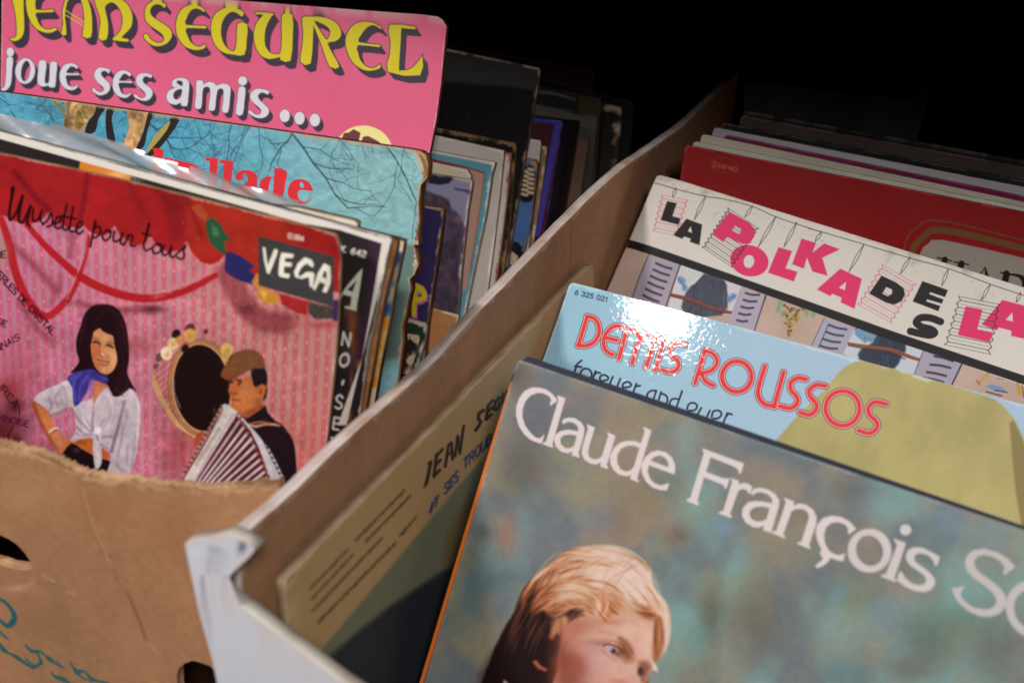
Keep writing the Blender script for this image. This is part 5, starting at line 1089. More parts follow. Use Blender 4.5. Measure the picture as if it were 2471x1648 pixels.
def paint_brown_box(c):
    paint_kraft(c, (178, 130, 94))
    T = Z(0, 1050, 2.612); t2 = Z(0, 1400, 6.32)
    for x, y, rx, ry, cc, a in ((60,1200,60,40,(196,150,112),.5),(250,1230,80,50,(160,108,68),.45),(420,1300,60,90,(158,106,66),.4),(120,1500,90,60,(150,108,80),.4),(330,1560,60,60,(188,144,112),.35),(40,1420,30,10,(206,164,130),.7)): c.blob(x, y, rx, ry, cc, a)
    for p, w, cc, a in (([(520,330),(600,600),(700,830)],4,(206,160,120),.7),([(600,640),(660,760)],4,(120,78,50),.5),([(700,830),(770,960)],4,(128,82,50),.4),([(800,990),(860,1120),(920,1290)],7,(112,70,40),.7),([(920,1290),(1000,1380)],4,(210,164,124),.5),([(270,885),(340,920)],3,(224,184,150),.8),([(420,980),(480,1005)],3,(222,180,146),.7),([(690,750),(705,770)],4,(110,72,48),.7),([(210,930),(110,960)],7,(216,170,138),.6),([(520,1120),(580,1160)],3,(206,160,120),.4),([(60,200),(300,290)],4,(206,160,120),.4)):
        c.stroke(T(p), w, cc, a*.7, 7)
    ink = (26, 98, 108); S_ = lambda p, w, a=.9: c.stroke(t2(p), w, ink, a, 2.4)
    S_([(-20,270),(90,340),(180,450),(220,560),(190,640),(110,690),(-10,600)], [7, 7, 10, 13, 16, 11, 6])
    S_([(-10,770),(60,840),(130,900)], [6, 8, 4], .6); S_([(0,960),(50,1050),(140,1110),(240,1160),(330,1220),(420,1280),(520,1320),(620,1260)], [5, 12, 5, 10, 8, 7, 8, 8], .8); S_([(400,1200),(470,1260),(520,1290)], 5, .6)
    S_([(395,985),(430,1030),(500,1080),(600,1080),(700,1150),(760,1200),(860,1270),(950,1320)], [5, 6, 9, 6, 5, 11, 5, 7], .8); S_([(570,1090),(600,1160),(630,1260)], [8, 5, 8], .8); S_([(860,1220),(920,1270)], 4, .6)
    S_([(1070,1245),(1120,1330),(1190,1400),(1280,1380),(1400,1500),(1500,1530),(1640,1570),(1800,1640)], [4, 6, 13, 5, 9, 6, 8, 6], .8); S_([(1190,1440),(1300,1500),(1400,1540)], 4, .7)
    S_([(790,1400),(830,1460),(950,1500),(1060,1560),(1200,1620)], [4, 6, 12, 5, 6], .8)

def paint_white_box(c):
    n = fbm(c.u*12, c.v*12, 5); n2 = fbm(c.u*60, c.v*60, 15)
    c.c[:] = np.array((212, 214, 224))/255*(1+(n-.5)*.05+(n2-.5)*.04)[:, None]
    T = Z6
    rr = random.Random(14)
    for k in range(70):
        x, y = rr.gauss(330, 60), rr.gauss(820, 230); c.ell(*T([(x, y)])[0], rr.uniform(1, 5), rr.uniform(1, 4), rr.choice([(150,120,104),(120,116,124),(176,150,134),(236,236,240)]), rot=rr.uniform(0, 180), a=.5, f=3)
    for p in ([(560,430),(610,480),(560,560)], [(330,870),(420,820),(450,760)], [(300,960),(350,930),(400,880)]): c.stroke(T(p), 7, (176, 134, 108), .7, 6)
    for x, y, rx, ry, cc, a in ((590,510,12,26,(70,78,104),.85),(350,920,12,12,(120,60,60),.8),(300,1150,7,22,(130,110,120),.6),(330,1230,6,14,(110,70,74),.7),(290,1050,6,14,(96,100,112),.6),(380,560,22,10,(150,154,166),.6),(400,640,30,30,(176,178,188),.5)):
        c.blob(*T([(x, y)])[0], rx, ry, cc, a, 20)

def paint_sidewall(c):
    paint_kraft(c, (168, 124, 92))
    c.stroke([(1379,522),(1377,600),(1374,690)], 3, (120, 84, 62), .5, 3)
    i = np.nonzero((c.X > 400) & (c.X < 1900))[0]; c.c[i] *= (1+.05*(fbm(c.u[i]*6, c.v[i]*160, 4, 2)-.5))[:, None]
# ------------------------------------------------------------------ materials in use
MATTE = print_material('matte_print', .46, .35, 0.0, speck=.25)
SATIN = print_material('satin_print', .40, .35, 0.2, .16, .10, 260, speck=.3)
LAMINATE = print_material('laminated_print', .55, .25, .40, .05, .06, 380, bend=.010, speck=.1)
GLOSSB = print_material('gloss_black_print', .4, .25, .15, .2, .2, 200, speck=.5)
BOARD = print_material('corrugated_board', .82, .3, 0, bend=.05, speck=.03, grain=.07)
E_WHITE = edge_material('white_edge', (236, 230, 220), (196, 184, 166))
E_CREAM = edge_material('cream_edge', (216, 200, 170), (168, 140, 104))
E_KRAFT = edge_material('kraft_edge', (184, 132, 88), (112, 70, 42))
E_TORN = edge_material('torn_edge', (206, 158, 112), (120, 68, 36))
E_TAN = edge_material('tan_edge', (176, 142, 100), (120, 90, 58))
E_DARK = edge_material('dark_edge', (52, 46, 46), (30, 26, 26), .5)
E_NAVY = edge_material('navy_edge', (46, 52, 74), (30, 34, 48), .5)
E_PINK = edge_material('pink_edge', (214, 120, 140), (178, 132, 100))
E_BLUE = edge_material('blue_edge', (40, 38, 84), (28, 26, 60), .5)
E_GREY = edge_material('grey_edge', (150, 146, 140), (112, 106, 98))
E_FLUTE = edge_material('corrugation', (206, 168, 130), (120, 84, 56), .9, 420)
E_FLUTEW = edge_material('pale_corrugation', (232, 224, 222), (188, 160, 142), .9, 420)
B_KRAFT = plain_material('brown_card', (150, 112, 86), .85, .12, 60)
B_GREY = plain_material('grey_card', (120, 112, 100), .8)
B_DARK = plain_material('dark_paint', (20, 18, 16), .7, .25, 12)

# ------------------------------------------------------------------ the shelf the boxes stand in; unseen top board added to shade the back
for nm, lo, hi in (('shelf_board', (-1.6, -.35, -.345), (1.6, 1.32, -.315)), ('shelf_back', (-1.6, 1.30, -.315), (1.6, 1.33, .62)),
                   ('shelf_shade_board', (-1.6, .205, .46), (1.6, 1.30, .49))):
    tag(box_mesh(nm, lo, hi, B_DARK), kind='structure')

def outline_R(fr, px, w=.315, h=.313, left_v=None):
    """sleeve whose right side is traced: px runs along the top from the left, round the corner and down"""
    q = [tuple(a) for a in fr.uv(px)]
    (u1, v1), (u2, v2) = q[-2], q[-1]
    ue = u2+(u2-u1)/(v2-v1)*(h-v2) if abs(v2-v1) > .004 else u2
    ue = min(max(ue, u2-.03), u2+.03)
    tl = q[0][1]+(q[1][1]-q[0][1])/(q[1][0]-q[0][0])*(-w-q[0][0]) if len(px) > 2 else 0
    return [(-w, max(min(tl, .02), -.02))]+q+[(ue, h), (-w, h)]

def outline_L(fr, px, w=.315, h=.313):
    """sleeve whose left side is traced: px runs up the left side, round the corner and along the top"""
    q = [tuple(a) for a in fr.uv(px)]
    (u0, v0), (u1, v1) = q[0], q[1]
    ue = u0+(u0-u1)/(v0-v1)*(h-v0) if abs(v0-v1) > .004 else u0
    return [(min(max(ue, u0-.04), u0+.04), h)]+q+[(w, 0), (w, h)]

VIS = [(-30, -30), (2500, -30), (2500, 1680), (-30, 1680)]
def record(fr, out, t, paint, mats, label, group, vis=VIS, name='record_sleeve', **k):
    o = sheet(name, fr, [out], t, paint, mats, vis=vis, **k)
    return tag(o, label, 'record', group)
GL = 'records in the brown box'; GR = 'records in the white box'

# ------------------------------------------------------------------ brown box, left
LB_LOC = Vector((-.42, .66, -.315))
bb = empty('cardboard_box', LB_LOC)
tag(bb, 'brown cardboard box with round handle hole and faded teal handwriting on its front', 'box', 'boxes of records')
ya = math.radians(8)
fp = Frame((-.24, .345, 0), (math.cos(ya), math.sin(ya), 0), (0, 0, 1))
T7 = Z(0, 1050, 2.612)
rimpx = T7([(-60,65),(0,78),(100,98),(300,160),(400,205),(500,250),(600,275),(800,300),(1000,322),(1200,340),(1400,345),(1560,335),(1750,312),(1900,280)])
q = smooth(fp.uv(rimpx), 10); q = q[q[:, 0] < .0015]; rr = random.Random(1)
q = [(a, b+rr.uniform(-.0012, .0010)) for a, b in q]
front = [(-.36, q[0][1]-.004)]+q+[(.0015, .285), (-.36, .285)]
hole1 = fp.uv(T7([(-60,600),(0,628),(60,655),(110,690),(160,745),(195,800),(205,840),(150,850),(60,838),(0,815),(-60,800)]))
hole2 = fp.uv(T7([(1115,1510),(1125,1470),(1165,1435),(1215,1418),(1260,1430),(1320,1450),(1365,1490),(1390,1530),(1400,1600),(1390,1700),(1140,1700),(1118,1600)]))
def bow_front(u, v): return .004*np.sin((u+.36)/.38*math.pi)
sheet('front_panel', fp, [front, hole1, hole2], .006, paint_brown_box, (BOARD, E_FLUTE, B_KRAFT), vis=VIS, step=.0005, parent=bb, both=True, wear=(214, 174, 136), wear_w=.0012, wear_a=.6)
def wall(name, fr, out, t, parent, paint=paint_kraft, mats=None, **k):
    return sheet(name, fr, [out], t, paint, mats or (BOARD, E_FLUTE, B_KRAFT), parent=parent, **k)
X, Y_, Zz = np.eye(3)
wall('side_panel', Frame((-.2455, .355, -.07), Y_, Zz), [(0, 0), (.66, 0), (.66, .215), (0, .215)], .005, bb, step=.05)
wall('side_panel', Frame((-.60, .30, -.04), Y_, Zz), [(0, 0), (.715, 0), (.715, .245), (0, .245)], .005, bb, step=.05)
wall('back_panel', Frame((-.60, 1.015, -.13), X, Zz), [(0, 0), (.354, 0), (.354, .155), (0, .155)], .005, bb, step=.05)
wall('bottom_panel', Frame((-.60, .30, -.309), X, Y_), [(0, -.715), (.354, -.715), (.354, -.03), (0, .01)], .005, bb, step=.05)

# ------------------------------------------------------------------ white box, right
WB_LOC = Vector((-.03, .62, -.315))
wb = empty('cardboard_box', WB_LOC)
tag(wb, 'white cardboard box with a torn front corner and bare brown inside', 'box', 'boxes of records')
fw = Frame((-.235, .292, 0), X, Zz)
top = [(446,1311),(455,1303),(500,1301),(548,1289),(585,1302),(618,1322),(600,1345),(560,1382),(540,1405),(534,1424),(545,1436),(600,1477),(700,1553),(823,1646)]
q = [tuple(a) for a in fw.uv(top)]
sl = (q[-1][1]-q[-2][1])/(q[-1][0]-q[-2][0])
q += [(q[-1][0]+.06, q[-1][1]+sl*.045), (.36, q[-1][1]+.03)]
lx_ = fw.uv([(528, 1647)])[0]
sheet('front_panel', fw, [[(lx_[0]+.004, .30)]+[(lx_[0], lx_[1]), tuple(fw.uv([(478, 1471)])[0])]+q+[(.36, .30)]], .006, paint_white_box, (BOARD, E_WHITE, B_KRAFT), vis=[(380,1240),(1300,1690)], step=.0006, parent=wb, wear=(214, 204, 206), wear_w=.001)
rim = [(548,1289),(620,1228),(689,1168),(812,1050),(924,955),(986,900),(1033,856),(1097,783),(1195,683),(1317,558),(1384,491),(1435,443),(1500,390),(1620,308),(1686,248),(1764,178)]
fo = Frame((-.235, .2985, 0), Y_, Zz)
q = fo.uv(rim); q[0, 0] = max(q[0, 0], 0); q = smooth(q, 4)
q = [(max(a, 0), b+rr.uniform(-.0003, .0003)) for a, b in q]
fi = Frame((-.2295, .2985, 0), Y_, Zz)
sheet('side_panel', fi, [[(0, .295)]+q+[(.70, q[-1][1]), (.70, .295)]], .0055, paint_sidewall, (BOARD, E_FLUTEW, B_KRAFT), vis=[(500,150),(1800,1500)], step=.0009, parent=wb, wear=(206, 170, 150), wear_w=.0016, wear_a=.7)
wall('side_panel', Frame((.36, .2985, -.02), -Y_, Zz), [(-.70, 0), (0, 0), (0, .275), (-.70, .275)], .005, wb, step=.05)
wall('back_panel', Frame((-.235, 1.00, -.13), X, Zz), [(0, 0), (.60, 0), (.60, .165), (0, .165)], .005, wb, step=.05)
wall('bottom_panel', Frame((-.228, .2985, -.306), X, Y_), [(0, -.70), (.585, -.70), (.585, 0), (0, 0)], .005, wb, step=.05)

# ------------------------------------------------------------------ records, left box, front to back
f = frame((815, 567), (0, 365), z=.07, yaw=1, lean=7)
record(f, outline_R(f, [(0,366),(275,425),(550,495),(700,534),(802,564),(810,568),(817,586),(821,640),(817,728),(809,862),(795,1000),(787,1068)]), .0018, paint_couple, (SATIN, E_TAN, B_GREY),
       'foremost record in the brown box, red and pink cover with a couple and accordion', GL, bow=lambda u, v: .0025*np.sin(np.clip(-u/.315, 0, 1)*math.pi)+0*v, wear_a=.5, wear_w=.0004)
f = frame((943, 579), (0, 319), z=.064, yaw=1.5, lean=8)
LXF = f
record(f, outline_R(f, [(0,319),(312,402),(550,471),(800,537),(936,572),(944,580),(940,592),(930,640),(918,700),(899,789),(887,840),(870,979),(858,1060)]), .003, paint_night, (SATIN, E_WHITE, B_GREY),
       'white bordered dark record with vertical white letters behind the couple cover', GL, wear=(240, 236, 230), wear_w=.0004)
g = LXF.shift(-.006)
f = Frame(hit(957, 583, g.O, g.N), g.A, g.U)
record(f, outline_R(f, [(600,484),(945,578),(957,584),(955,602),(944,650),(931,700),(914,789),(896,900),(882,980)]), .004, flat((150, 96, 56), .05, 8), (MATTE, E_KRAFT, B_GREY),
       'thin brown record edge pressed behind the white bordered one', GL, vis=[(850,560),(970,1000)], wear=(190, 140, 96))
g = LXF.shift(-.013)
f = Frame(hit(862, 538, g.O, g.N), g.A, g.U)
o = record(f, outline_R(f, [(0,352),(312,428),(600,492),(720,503),(852,533),(862,540),(858,560),(800,760)]), .004, flat((214, 200, 178), .05, 4), (MATTE, E_CREAM, B_GREY),
       'plain cream record sleeve in crumpled clear plastic behind the white bordered one', GL, step=.0008)
PLO, PLF = o, f
g = LXF.shift(-.028)
f = Frame(hit(974, 582, g.O, g.N), g.A, g.U)
record(f, outline_R(f, [(600,486),(960,578),(974,583),(972,600),(951,700),(941,764),(918,879),(902,975),(890,1050)]), .004, paint_stripe, (MATTE, E_TAN, B_GREY),
       'narrow strip of a cream record with blue and yellow bands', GL, vis=[(880,560),(1000,1100)], wear=(214, 190, 150), wear_w=.0014)
f = frame((1032, 372), (0, 222), z=.058, yaw=2, lean=14)
record(f, outline_R(f, [(0,222),(500,292),(985,360),(1012,365),(1027,375),(1033,398),(1030,430),(1015,447),(1010,489),(1012,534),(1006,567),(1010,591),(997,591),(1003,608),(1009,638),(1000,662),(988,674),(991,698),(984,728),(979,757),(970,787),(972,825),(966,867),(955,960)]), .006, paint_teal, (SATIN, E_TORN, B_GREY),
       'torn pale blue record with bare tree branches and red letters', GL, vis=[(-30,190),(1060,980)], wear=(196, 160, 124), wear_w=.0008, wear_a=.7)
f = frame((1076, 45), (567, 1.5), z=.082, yaw=5, lean=18)
PKF = f
record(f, outline_R(f, [(567,1.5),(878,26),(1020,36),(1056,41),(1070,50),(1077,66),(1074,95),(1064,200),(1052,290),(1036,369),(1010,520)]), .0045, paint_pink, (SATIN, E_PINK, B_GREY),
       'tallest pink record with yellow and white display letters', GL, vis=[(-30,-30),(1100,420)], wear=(226, 190, 180), wear_w=.0005)

def behind(px, along, k, anchor=PKF):
    n = anchor.N; P = hit(*px, anchor.O-n*k, n)
    B = hit(*along, P, n); A = B-P; A /= np.linalg.norm(A); A *= np.sign(A[0])
    return Frame(P, A, np.cross(n, A))
def back(px, along, k, right, t, paint, mats, label, step=.0006, group=GL, **kw):
    f = behind(px, along, k)
    xs = [p[0] for p in right]+[px[0]]; ys = [p[1] for p in right]+[px[1]]
    return record(f, outline_R(f, [along, px]+right), t, paint, mats, label, group, vis=kw.pop('vis', [(min(xs)-260, min(ys)-80), (max(xs)+20, max(ys)+20)]), step=step, **kw)
back((1009,810), (988,806), .004, [(1012,818),(1006,850),(995,879),(985,930)], .003, flat((34, 26, 26), .02), (MATTE, E_CREAM, B_GREY), 'black record with a curled white edge beside the torn blue one', wear=(214, 190, 160), wear_w=.0022, wear_a=.9)
back((1026,781), (992,771), .012, [(1029,790),(1026,820),(1013,866),(1000,930)], .0045, flat((30, 52, 40), .03), (MATTE, E_WHITE, B_GREY), 'dark green record with a frayed white corner', wear=(226, 206, 190), wear_w=.0014)
back((1067,503), (1026,497), .022, [(1069,512),(1062,570),(1043,700),(1031,782),(1024,858),(1015,920)], .007, paint_purple, (MATTE, E_TAN, B_GREY), 'dark purple record with one yellow letter', step=.00035, wear=(190, 160, 120))
back((1107,760), (1053,746), .034, [(1106,768),(1103,777),(1090,850)], .003, lambda c: paint_kraft(c, (180, 124, 78)), (BOARD, E_FLUTE, B_KRAFT), 'low brown cardboard divider between the purple and the mountain records', name='cardboard_divider')
back((1138,435), (1034,418), .042, [(1139,445),(1129,504),(1113,652),(1109,715),(1103,770)], .005, paint_hill, (MATTE, E_CREAM, B_GREY), 'record with a dark photograph of a rocky mountain slope', step=.0004, wear=(206, 196, 190))
back((1127,410), (1037,390), .05, [(1136,425),(1133,470),(1110,650),(1100,740)], .0045, flat((214, 200, 174), .05), (MATTE, E_CREAM, B_GREY), 'cream record just behind the mountain record')
back((1193,392), (1044,364), .058, [(1192,402),(1186,420),(1172,517),(1152,610),(1134,698),(1122,760)], .006, paint_frame, (SATIN, E_WHITE, B_GREY), 'white topped record with a turquoise frame round a beige cover', step=.0004)
back((1216,364), (1180,356), .07, [(1215,375),(1205,480),(1190,600),(1178,690)], .004, flat((206, 196, 186), .05), (MATTE, E_CREAM, B_GREY), 'worn ivory record with a frayed top corner, right of the turquoise framed one')
back((1232,371), (1190,362), .078, [(1231,385),(1222,480),(1205,620),(1196,680)], .005, flat((216, 204, 190), .05), (MATTE, E_WHITE, B_GREY), 'pale record with a small red top corner', wear=(200, 40, 50), wear_w=.0008)
back((1243,346), (1050,308), .09, [(1245,356),(1238,440),(1226,580),(1212,680)], .004, flat((24, 22, 24), .02), (GLOSSB, E_TAN, B_GREY), 'shorter glossy black record with a worn tan top edge', wear=(176, 136, 92), wear_w=.0016)
back((1301,165), (1080,119), .10, [(1303,175),(1296,220),(1275,340),(1256,450),(1226,632),(1215,700)], .004, flat((26, 24, 24), .02, 5), (GLOSSB, E_TAN, B_GREY), 'tall glossy black record standing above its neighbours', wear=(170, 150, 126), wear_w=.0008, vis=[(1000,80),(1320,700)])
back((1294,386), (1264,380), .118, [(1297,396),(1295,420),(1282,530),(1266,609),(1255,660)], .004, paint_comic, (SATIN, E_TORN, B_GREY), 'record with a blue cartoon cover seen in a narrow strip', step=.0004, wear=(170, 112, 70))
back((1304,340), (1280,336), .126, [(1305,350),(1298,420),(1285,520),(1275,600)], .004, flat((206, 200, 200), .05), (MATTE, E_DARK, B_GREY), 'white record peeping out behind the blue cartoon record')
back((1318,355), (1290,350), .134, [(1319,362),(1311,428),(1297,520),(1285,600)], .003, flat((150, 112, 78), .06), (MATTE, E_TAN, B_GREY), 'thin brown record tucked against the purple box set')
def paint_set(c):
    flat((74, 26, 44), .03)(c)
    c.poly(ZC([(1535,-60),(1600,-60),(1380,1060),(1320,1060)]), (74, 68, 168), 2); c.poly(ZB([(1200,880),(1600,945),(1600,985),(1200,950)]), (66, 62, 176), 2)
back((1355,293), (1300,286), .145, [(1357,300),(1333,453),(1315,555),(1300,630)], .052, paint_set, (SATIN, E_BLUE, B_DARK), 'thick purple and dark blue record box set', step=.0004, name='record_box_set', wear=(120, 116, 200), wear_w=.0004)
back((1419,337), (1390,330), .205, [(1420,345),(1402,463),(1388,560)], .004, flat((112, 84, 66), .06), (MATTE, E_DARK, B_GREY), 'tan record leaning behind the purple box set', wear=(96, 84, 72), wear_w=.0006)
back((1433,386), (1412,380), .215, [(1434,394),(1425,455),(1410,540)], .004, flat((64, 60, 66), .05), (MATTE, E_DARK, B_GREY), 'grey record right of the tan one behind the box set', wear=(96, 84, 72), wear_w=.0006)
def paint_plastic_shine(c):
    flat((38, 34, 38), .03)(c); c.stroke(ZB([(1200,655),(1360,675),(1500,690),(1715,745)]), [5, 6, 5, 4], (170, 160, 172), .8, 4)  # pale band is the sheen of plastic, painted into the colour
back((1391,226), (1297,209), .225, [(1392,235),(1390,262),(1385,300)], .006, paint_plastic_shine, (GLOSSB, E_DARK, B_GREY), 'dark record with plastic shine painted on as a pale band, in the shadow', wear=(96, 84, 72), wear_w=.0006)
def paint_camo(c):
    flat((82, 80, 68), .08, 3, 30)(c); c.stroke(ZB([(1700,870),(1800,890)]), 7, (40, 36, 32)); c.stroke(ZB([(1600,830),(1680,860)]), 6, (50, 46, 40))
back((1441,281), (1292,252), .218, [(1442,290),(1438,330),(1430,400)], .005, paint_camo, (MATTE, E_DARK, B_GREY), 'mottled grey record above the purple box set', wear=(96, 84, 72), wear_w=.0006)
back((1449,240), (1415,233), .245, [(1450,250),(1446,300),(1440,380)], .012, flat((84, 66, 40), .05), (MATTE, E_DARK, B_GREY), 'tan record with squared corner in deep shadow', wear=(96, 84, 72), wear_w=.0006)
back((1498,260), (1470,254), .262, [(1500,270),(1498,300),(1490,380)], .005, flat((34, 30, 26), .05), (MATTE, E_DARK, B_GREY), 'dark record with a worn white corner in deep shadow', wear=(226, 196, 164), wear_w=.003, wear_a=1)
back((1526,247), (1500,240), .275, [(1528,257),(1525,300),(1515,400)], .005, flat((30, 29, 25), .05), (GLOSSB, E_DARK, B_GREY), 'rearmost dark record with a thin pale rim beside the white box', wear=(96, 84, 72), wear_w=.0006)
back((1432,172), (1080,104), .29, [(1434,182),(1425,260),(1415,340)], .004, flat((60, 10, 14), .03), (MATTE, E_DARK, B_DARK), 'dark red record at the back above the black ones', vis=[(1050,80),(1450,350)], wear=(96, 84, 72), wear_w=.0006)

# crumpled clear plastic cover on the cream sleeve
def plastic(fr, px, parent):
    ring = fr.uv(px); lo, hi = ring.min(0), ring.max(0); st = .0016
    us = np.arange(lo[0], hi[0]+st, st); vs = np.arange(lo[1], hi[1]+st, st)
    U, V = np.meshgrid(us, vs); sd = rings_sd(U.ravel(), V.ravel(), [ring]).reshape(U.shape)
    al = U*.96+V*.28; ac = V*.96-U*.28
    n = fbm(al*13, ac*70, 3, 3); n2 = np.abs(fbm(al*20+ac*30, ac*120, 7, 3)-.5)
    W = (n-.5)*.011+n2*.008
    used = sd < st*.9; idx = -np.ones(U.shape, int); idx[used] = np.arange(used.sum())
    vv = np.column_stack([U[used], -W[used], -V[used]])
    fs = []
    for j in range(len(vs)-1):
        for i in range(len(us)-1):
            q = (idx[j, i], idx[j+1, i], idx[j+1, i+1], idx[j, i+1])
            if min(q) >= 0: fs.append(q)
    me = bpy.data.meshes.new('plastic_cover'); me.from_pydata(vv.tolist(), [], [tuple(map(int, q)) for q in fs])
    for p in me.polygons: p.use_smooth = True
    m = bpy.data.materials.new('clear_plastic'); m.use_nodes = True; nt = m.node_tree; L = nt.links.new
    nt.nodes.remove(nt.nodes['Principled BSDF'])
    tr = nn(nt, 'ShaderNodeBsdfTransparent'); tr.inputs[0].default_value = (.93, .92, .93, 1)
    gl = nn(nt, 'ShaderNodeBsdfGlossy'); gl.inputs['Roughness'].default_value = .24
    df = nn(nt, 'ShaderNodeBsdfDiffuse'); df.inputs[0].default_value = (.46, .44, .46, 1)
    fz = nn(nt, 'ShaderNodeFresnel'); fz.inputs[0].default_value = 1.45
    ad = nn(nt, 'ShaderNodeMath', operation='ADD'); ad.inputs[1].default_value = .10; L(fz.outputs[0], ad.inputs[0])
    tc = nn(nt, 'ShaderNodeTexCoord'); no = nn(nt, 'ShaderNodeTexNoise'); no.inputs['Scale'].default_value = 45; no.inputs['Detail'].default_value = 4
    L(tc.outputs['Object'], no.inputs['Vector'])
    mr = nn(nt, 'ShaderNodeMapRange'); mr.inputs[1].default_value = .35; mr.inputs[2].default_value = .7; mr.inputs[3].default_value = .55; mr.inputs[4].default_value = .92; L(no.outputs[0], mr.inputs[0])
    m1 = nn(nt, 'ShaderNodeMixShader'); L(mr.outputs[0], m1.inputs[0]); L(tr.outputs[0], m1.inputs[1]); L(df.outputs[0], m1.inputs[2])
    m2 = nn(nt, 'ShaderNodeMixShader'); L(ad.outputs[0], m2.inputs[0]); L(m1.outputs[0], m2.inputs[1]); L(gl.outputs[0], m2.inputs[2])
    L(m2.outputs[0], nt.nodes['Material Output'].inputs[0])
    me.materials.append(m)
    o = bpy.data.objects.new('plastic_cover', me); COL.objects.link(o); o.parent = parent
    o.matrix_parent_inverse = parent.matrix_world.inverted(); o.matrix_world = fr.matrix()
bpy.context.view_layer.update()
plastic(PLF.shift(-.006), [(-120,240),(0,278),(40,284),(90,298),(180,312),(268,338),(330,362),(372,384),(446,408),(506,417),(566,444),(640,466),(715,487),(745,500),(790,516),(860,540),(850,600),(600,560),(300,470),(0,400),(-120,380)], PLO)

# ------------------------------------------------------------------ records, right box, front to back
th = math.radians(4); Uq = np.array([-math.sin(th), 0, math.cos(th)])
f0 = Frame((-.2245, .32, 0), Y_, Uq); P = hit(690, 1400, f0.O, f0.N)
f = Frame(P, Y_, Uq); q = [tuple(a) for a in f.uv([(700,1537),(689,1425),(689,1408),(694,1397),(787,1298),(1030,1052),(1272,800),(1381,683),(1424,642),(1430,640),(1432,648)])]
record(f, [(q[0][0], .29)]+q+[(q[-1][0]+.004, .29)], .0042, paint_quartet, (MATTE, E_CREAM, B_GREY),
       'yellowed record standing sideways along the inner wall of the white box', GR, vis=[(640,600),(1450,1690)], step=.0005, wear=(214, 180, 128))
f = frame((1253, 868), (2471, 1276), z=-.005, yaw=-4.8, lean=27)
CLF = f
record(f, outline_L(f, [(1025,1645),(1139,1257),(1248,876),(1251,870),(1258,870),(1500,951)]), .0018, paint_blond, (SATIN, E_NAVY, B_GREY),
       'foremost record in the white box, mottled green cover with a blond man', GR, wear=(150, 170, 184), wear_w=.0005, wear_a=.5,
       bow=lambda u, v: .003*np.sin(np.clip(u/.315, 0, 1)*math.pi)*np.clip(1-v/.3, 0, 1))
f = CLF.shift(-.003)
def paint_orange(c):
    flat((40, 42, 60), .02)(c); c.stroke([(940,1860),(1014,1648),(1127,1270),(1240,903)], 17, (216, 112, 40), 1, 2, 0)
record(f, outline_L(f, [(1012,1648),(1125,1270),(1237,905),(1246,893),(1268,862),(1276,861),(1500,936)]), .0012, paint_orange, (SATIN, E_NAVY, B_GREY),
       'navy record with a thin orange spine right behind the blond man cover', GR, vis=[(980,840),(1330,1690)], step=.0005, wear_w=0)
f = frame((1371, 675), (2471, 976), z=-.02, yaw=-4.6, lean=36)
record(f, outline_L(f, [(1304,867),(1336,778),(1366,690),(1370,682),(1378,679),(1600,739)]), .0032, paint_demis, (LAMINATE, E_WHITE, B_GREY),
       'shiny light blue record with red lettering and a khaki shape', GR, wear=(196, 220, 230), wear_w=.0008, wear_a=.6,
       bow=lambda u, v: -.004*np.exp(-np.clip(u, 0, 1)/.02)+0*v)
f = frame((1582, 419), (2471, 694), z=-.012, yaw=-7, lean=41)
record(f, outline_L(f, [(1463,695),(1516,575),(1578,428),(1582,421),(1590,420),(1900,517)]), .0035, paint_polka, (LAMINATE, E_WHITE, B_GREY),
       'white record with pink and black letters pegged on a clothes line', GR, wear=(200, 190, 172), wear_w=.0008,
       bow=lambda u, v: -.0035*np.exp(-np.clip(u, 0, 1)/.008)+0*v)
f = frame((1655, 351), (2471, 512), z=-.003, yaw=-4, lean=14)
RDF = f
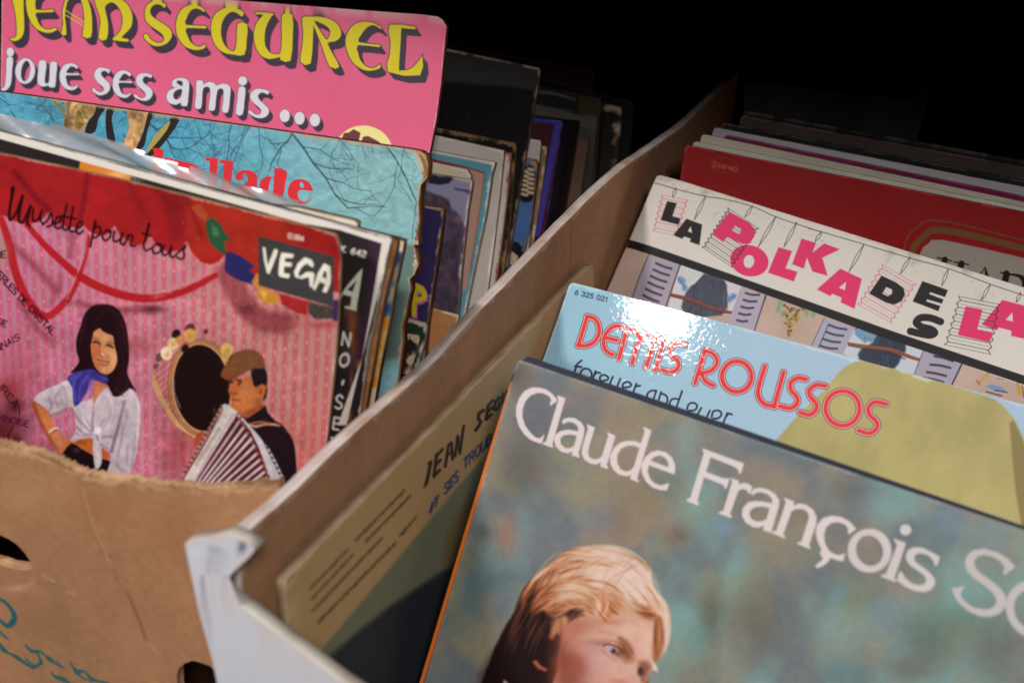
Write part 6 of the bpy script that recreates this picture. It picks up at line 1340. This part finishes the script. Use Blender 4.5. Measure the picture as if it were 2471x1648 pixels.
record(f, outline_L(f, [(1636,470),(1642,430),(1654,356),(1660,351),(1690,357),(1900,399)]), .003, paint_red, (SATIN, E_GREY, B_GREY),
       'red record with gold lines and a white title panel', GR, vis=[(1600,330),(2500,760)], wear=(190, 60, 60), wear_w=.0006, wear_a=.6)
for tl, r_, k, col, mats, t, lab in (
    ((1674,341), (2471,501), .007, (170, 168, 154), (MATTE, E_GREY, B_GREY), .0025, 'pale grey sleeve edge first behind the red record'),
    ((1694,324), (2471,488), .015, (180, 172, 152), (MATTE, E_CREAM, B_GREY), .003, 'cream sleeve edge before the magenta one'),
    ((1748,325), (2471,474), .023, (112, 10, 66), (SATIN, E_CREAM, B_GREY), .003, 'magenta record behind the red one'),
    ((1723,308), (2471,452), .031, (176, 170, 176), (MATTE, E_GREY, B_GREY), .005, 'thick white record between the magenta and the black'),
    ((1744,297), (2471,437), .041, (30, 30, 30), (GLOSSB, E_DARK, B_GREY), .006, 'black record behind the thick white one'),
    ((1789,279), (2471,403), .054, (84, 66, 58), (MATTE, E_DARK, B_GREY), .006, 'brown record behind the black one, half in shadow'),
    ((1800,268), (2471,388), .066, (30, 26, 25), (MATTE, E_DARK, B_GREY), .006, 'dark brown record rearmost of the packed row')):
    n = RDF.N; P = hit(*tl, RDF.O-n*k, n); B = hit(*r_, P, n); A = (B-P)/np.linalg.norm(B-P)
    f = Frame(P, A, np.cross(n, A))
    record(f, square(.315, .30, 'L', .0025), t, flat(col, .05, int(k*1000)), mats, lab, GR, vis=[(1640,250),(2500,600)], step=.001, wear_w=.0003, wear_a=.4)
n = RDF.N; P = hit(1797, 200, RDF.O-n*.13, n); f = Frame(P, RDF.A, RDF.U)
q = [tuple(a) for a in f.uv(Z2([(715,700),(720,500),(760,490),(840,485),(1060,515),(1270,545),(1500,565),(1690,585),(1740,540),(1795,495),(1770,640),(1730,800)]))]
record(f, q+[(q[-1][0], .2), (q[0][0], .2)], .004, flat((58, 55, 58), .08, 3, 40), (MATTE, E_DARK, B_GREY), 'grey record with a bent corner alone at the back of the white box', GR, vis=[(1780,180),(2260,340)], step=.001, wear=(96, 84, 72), wear_w=.0006)
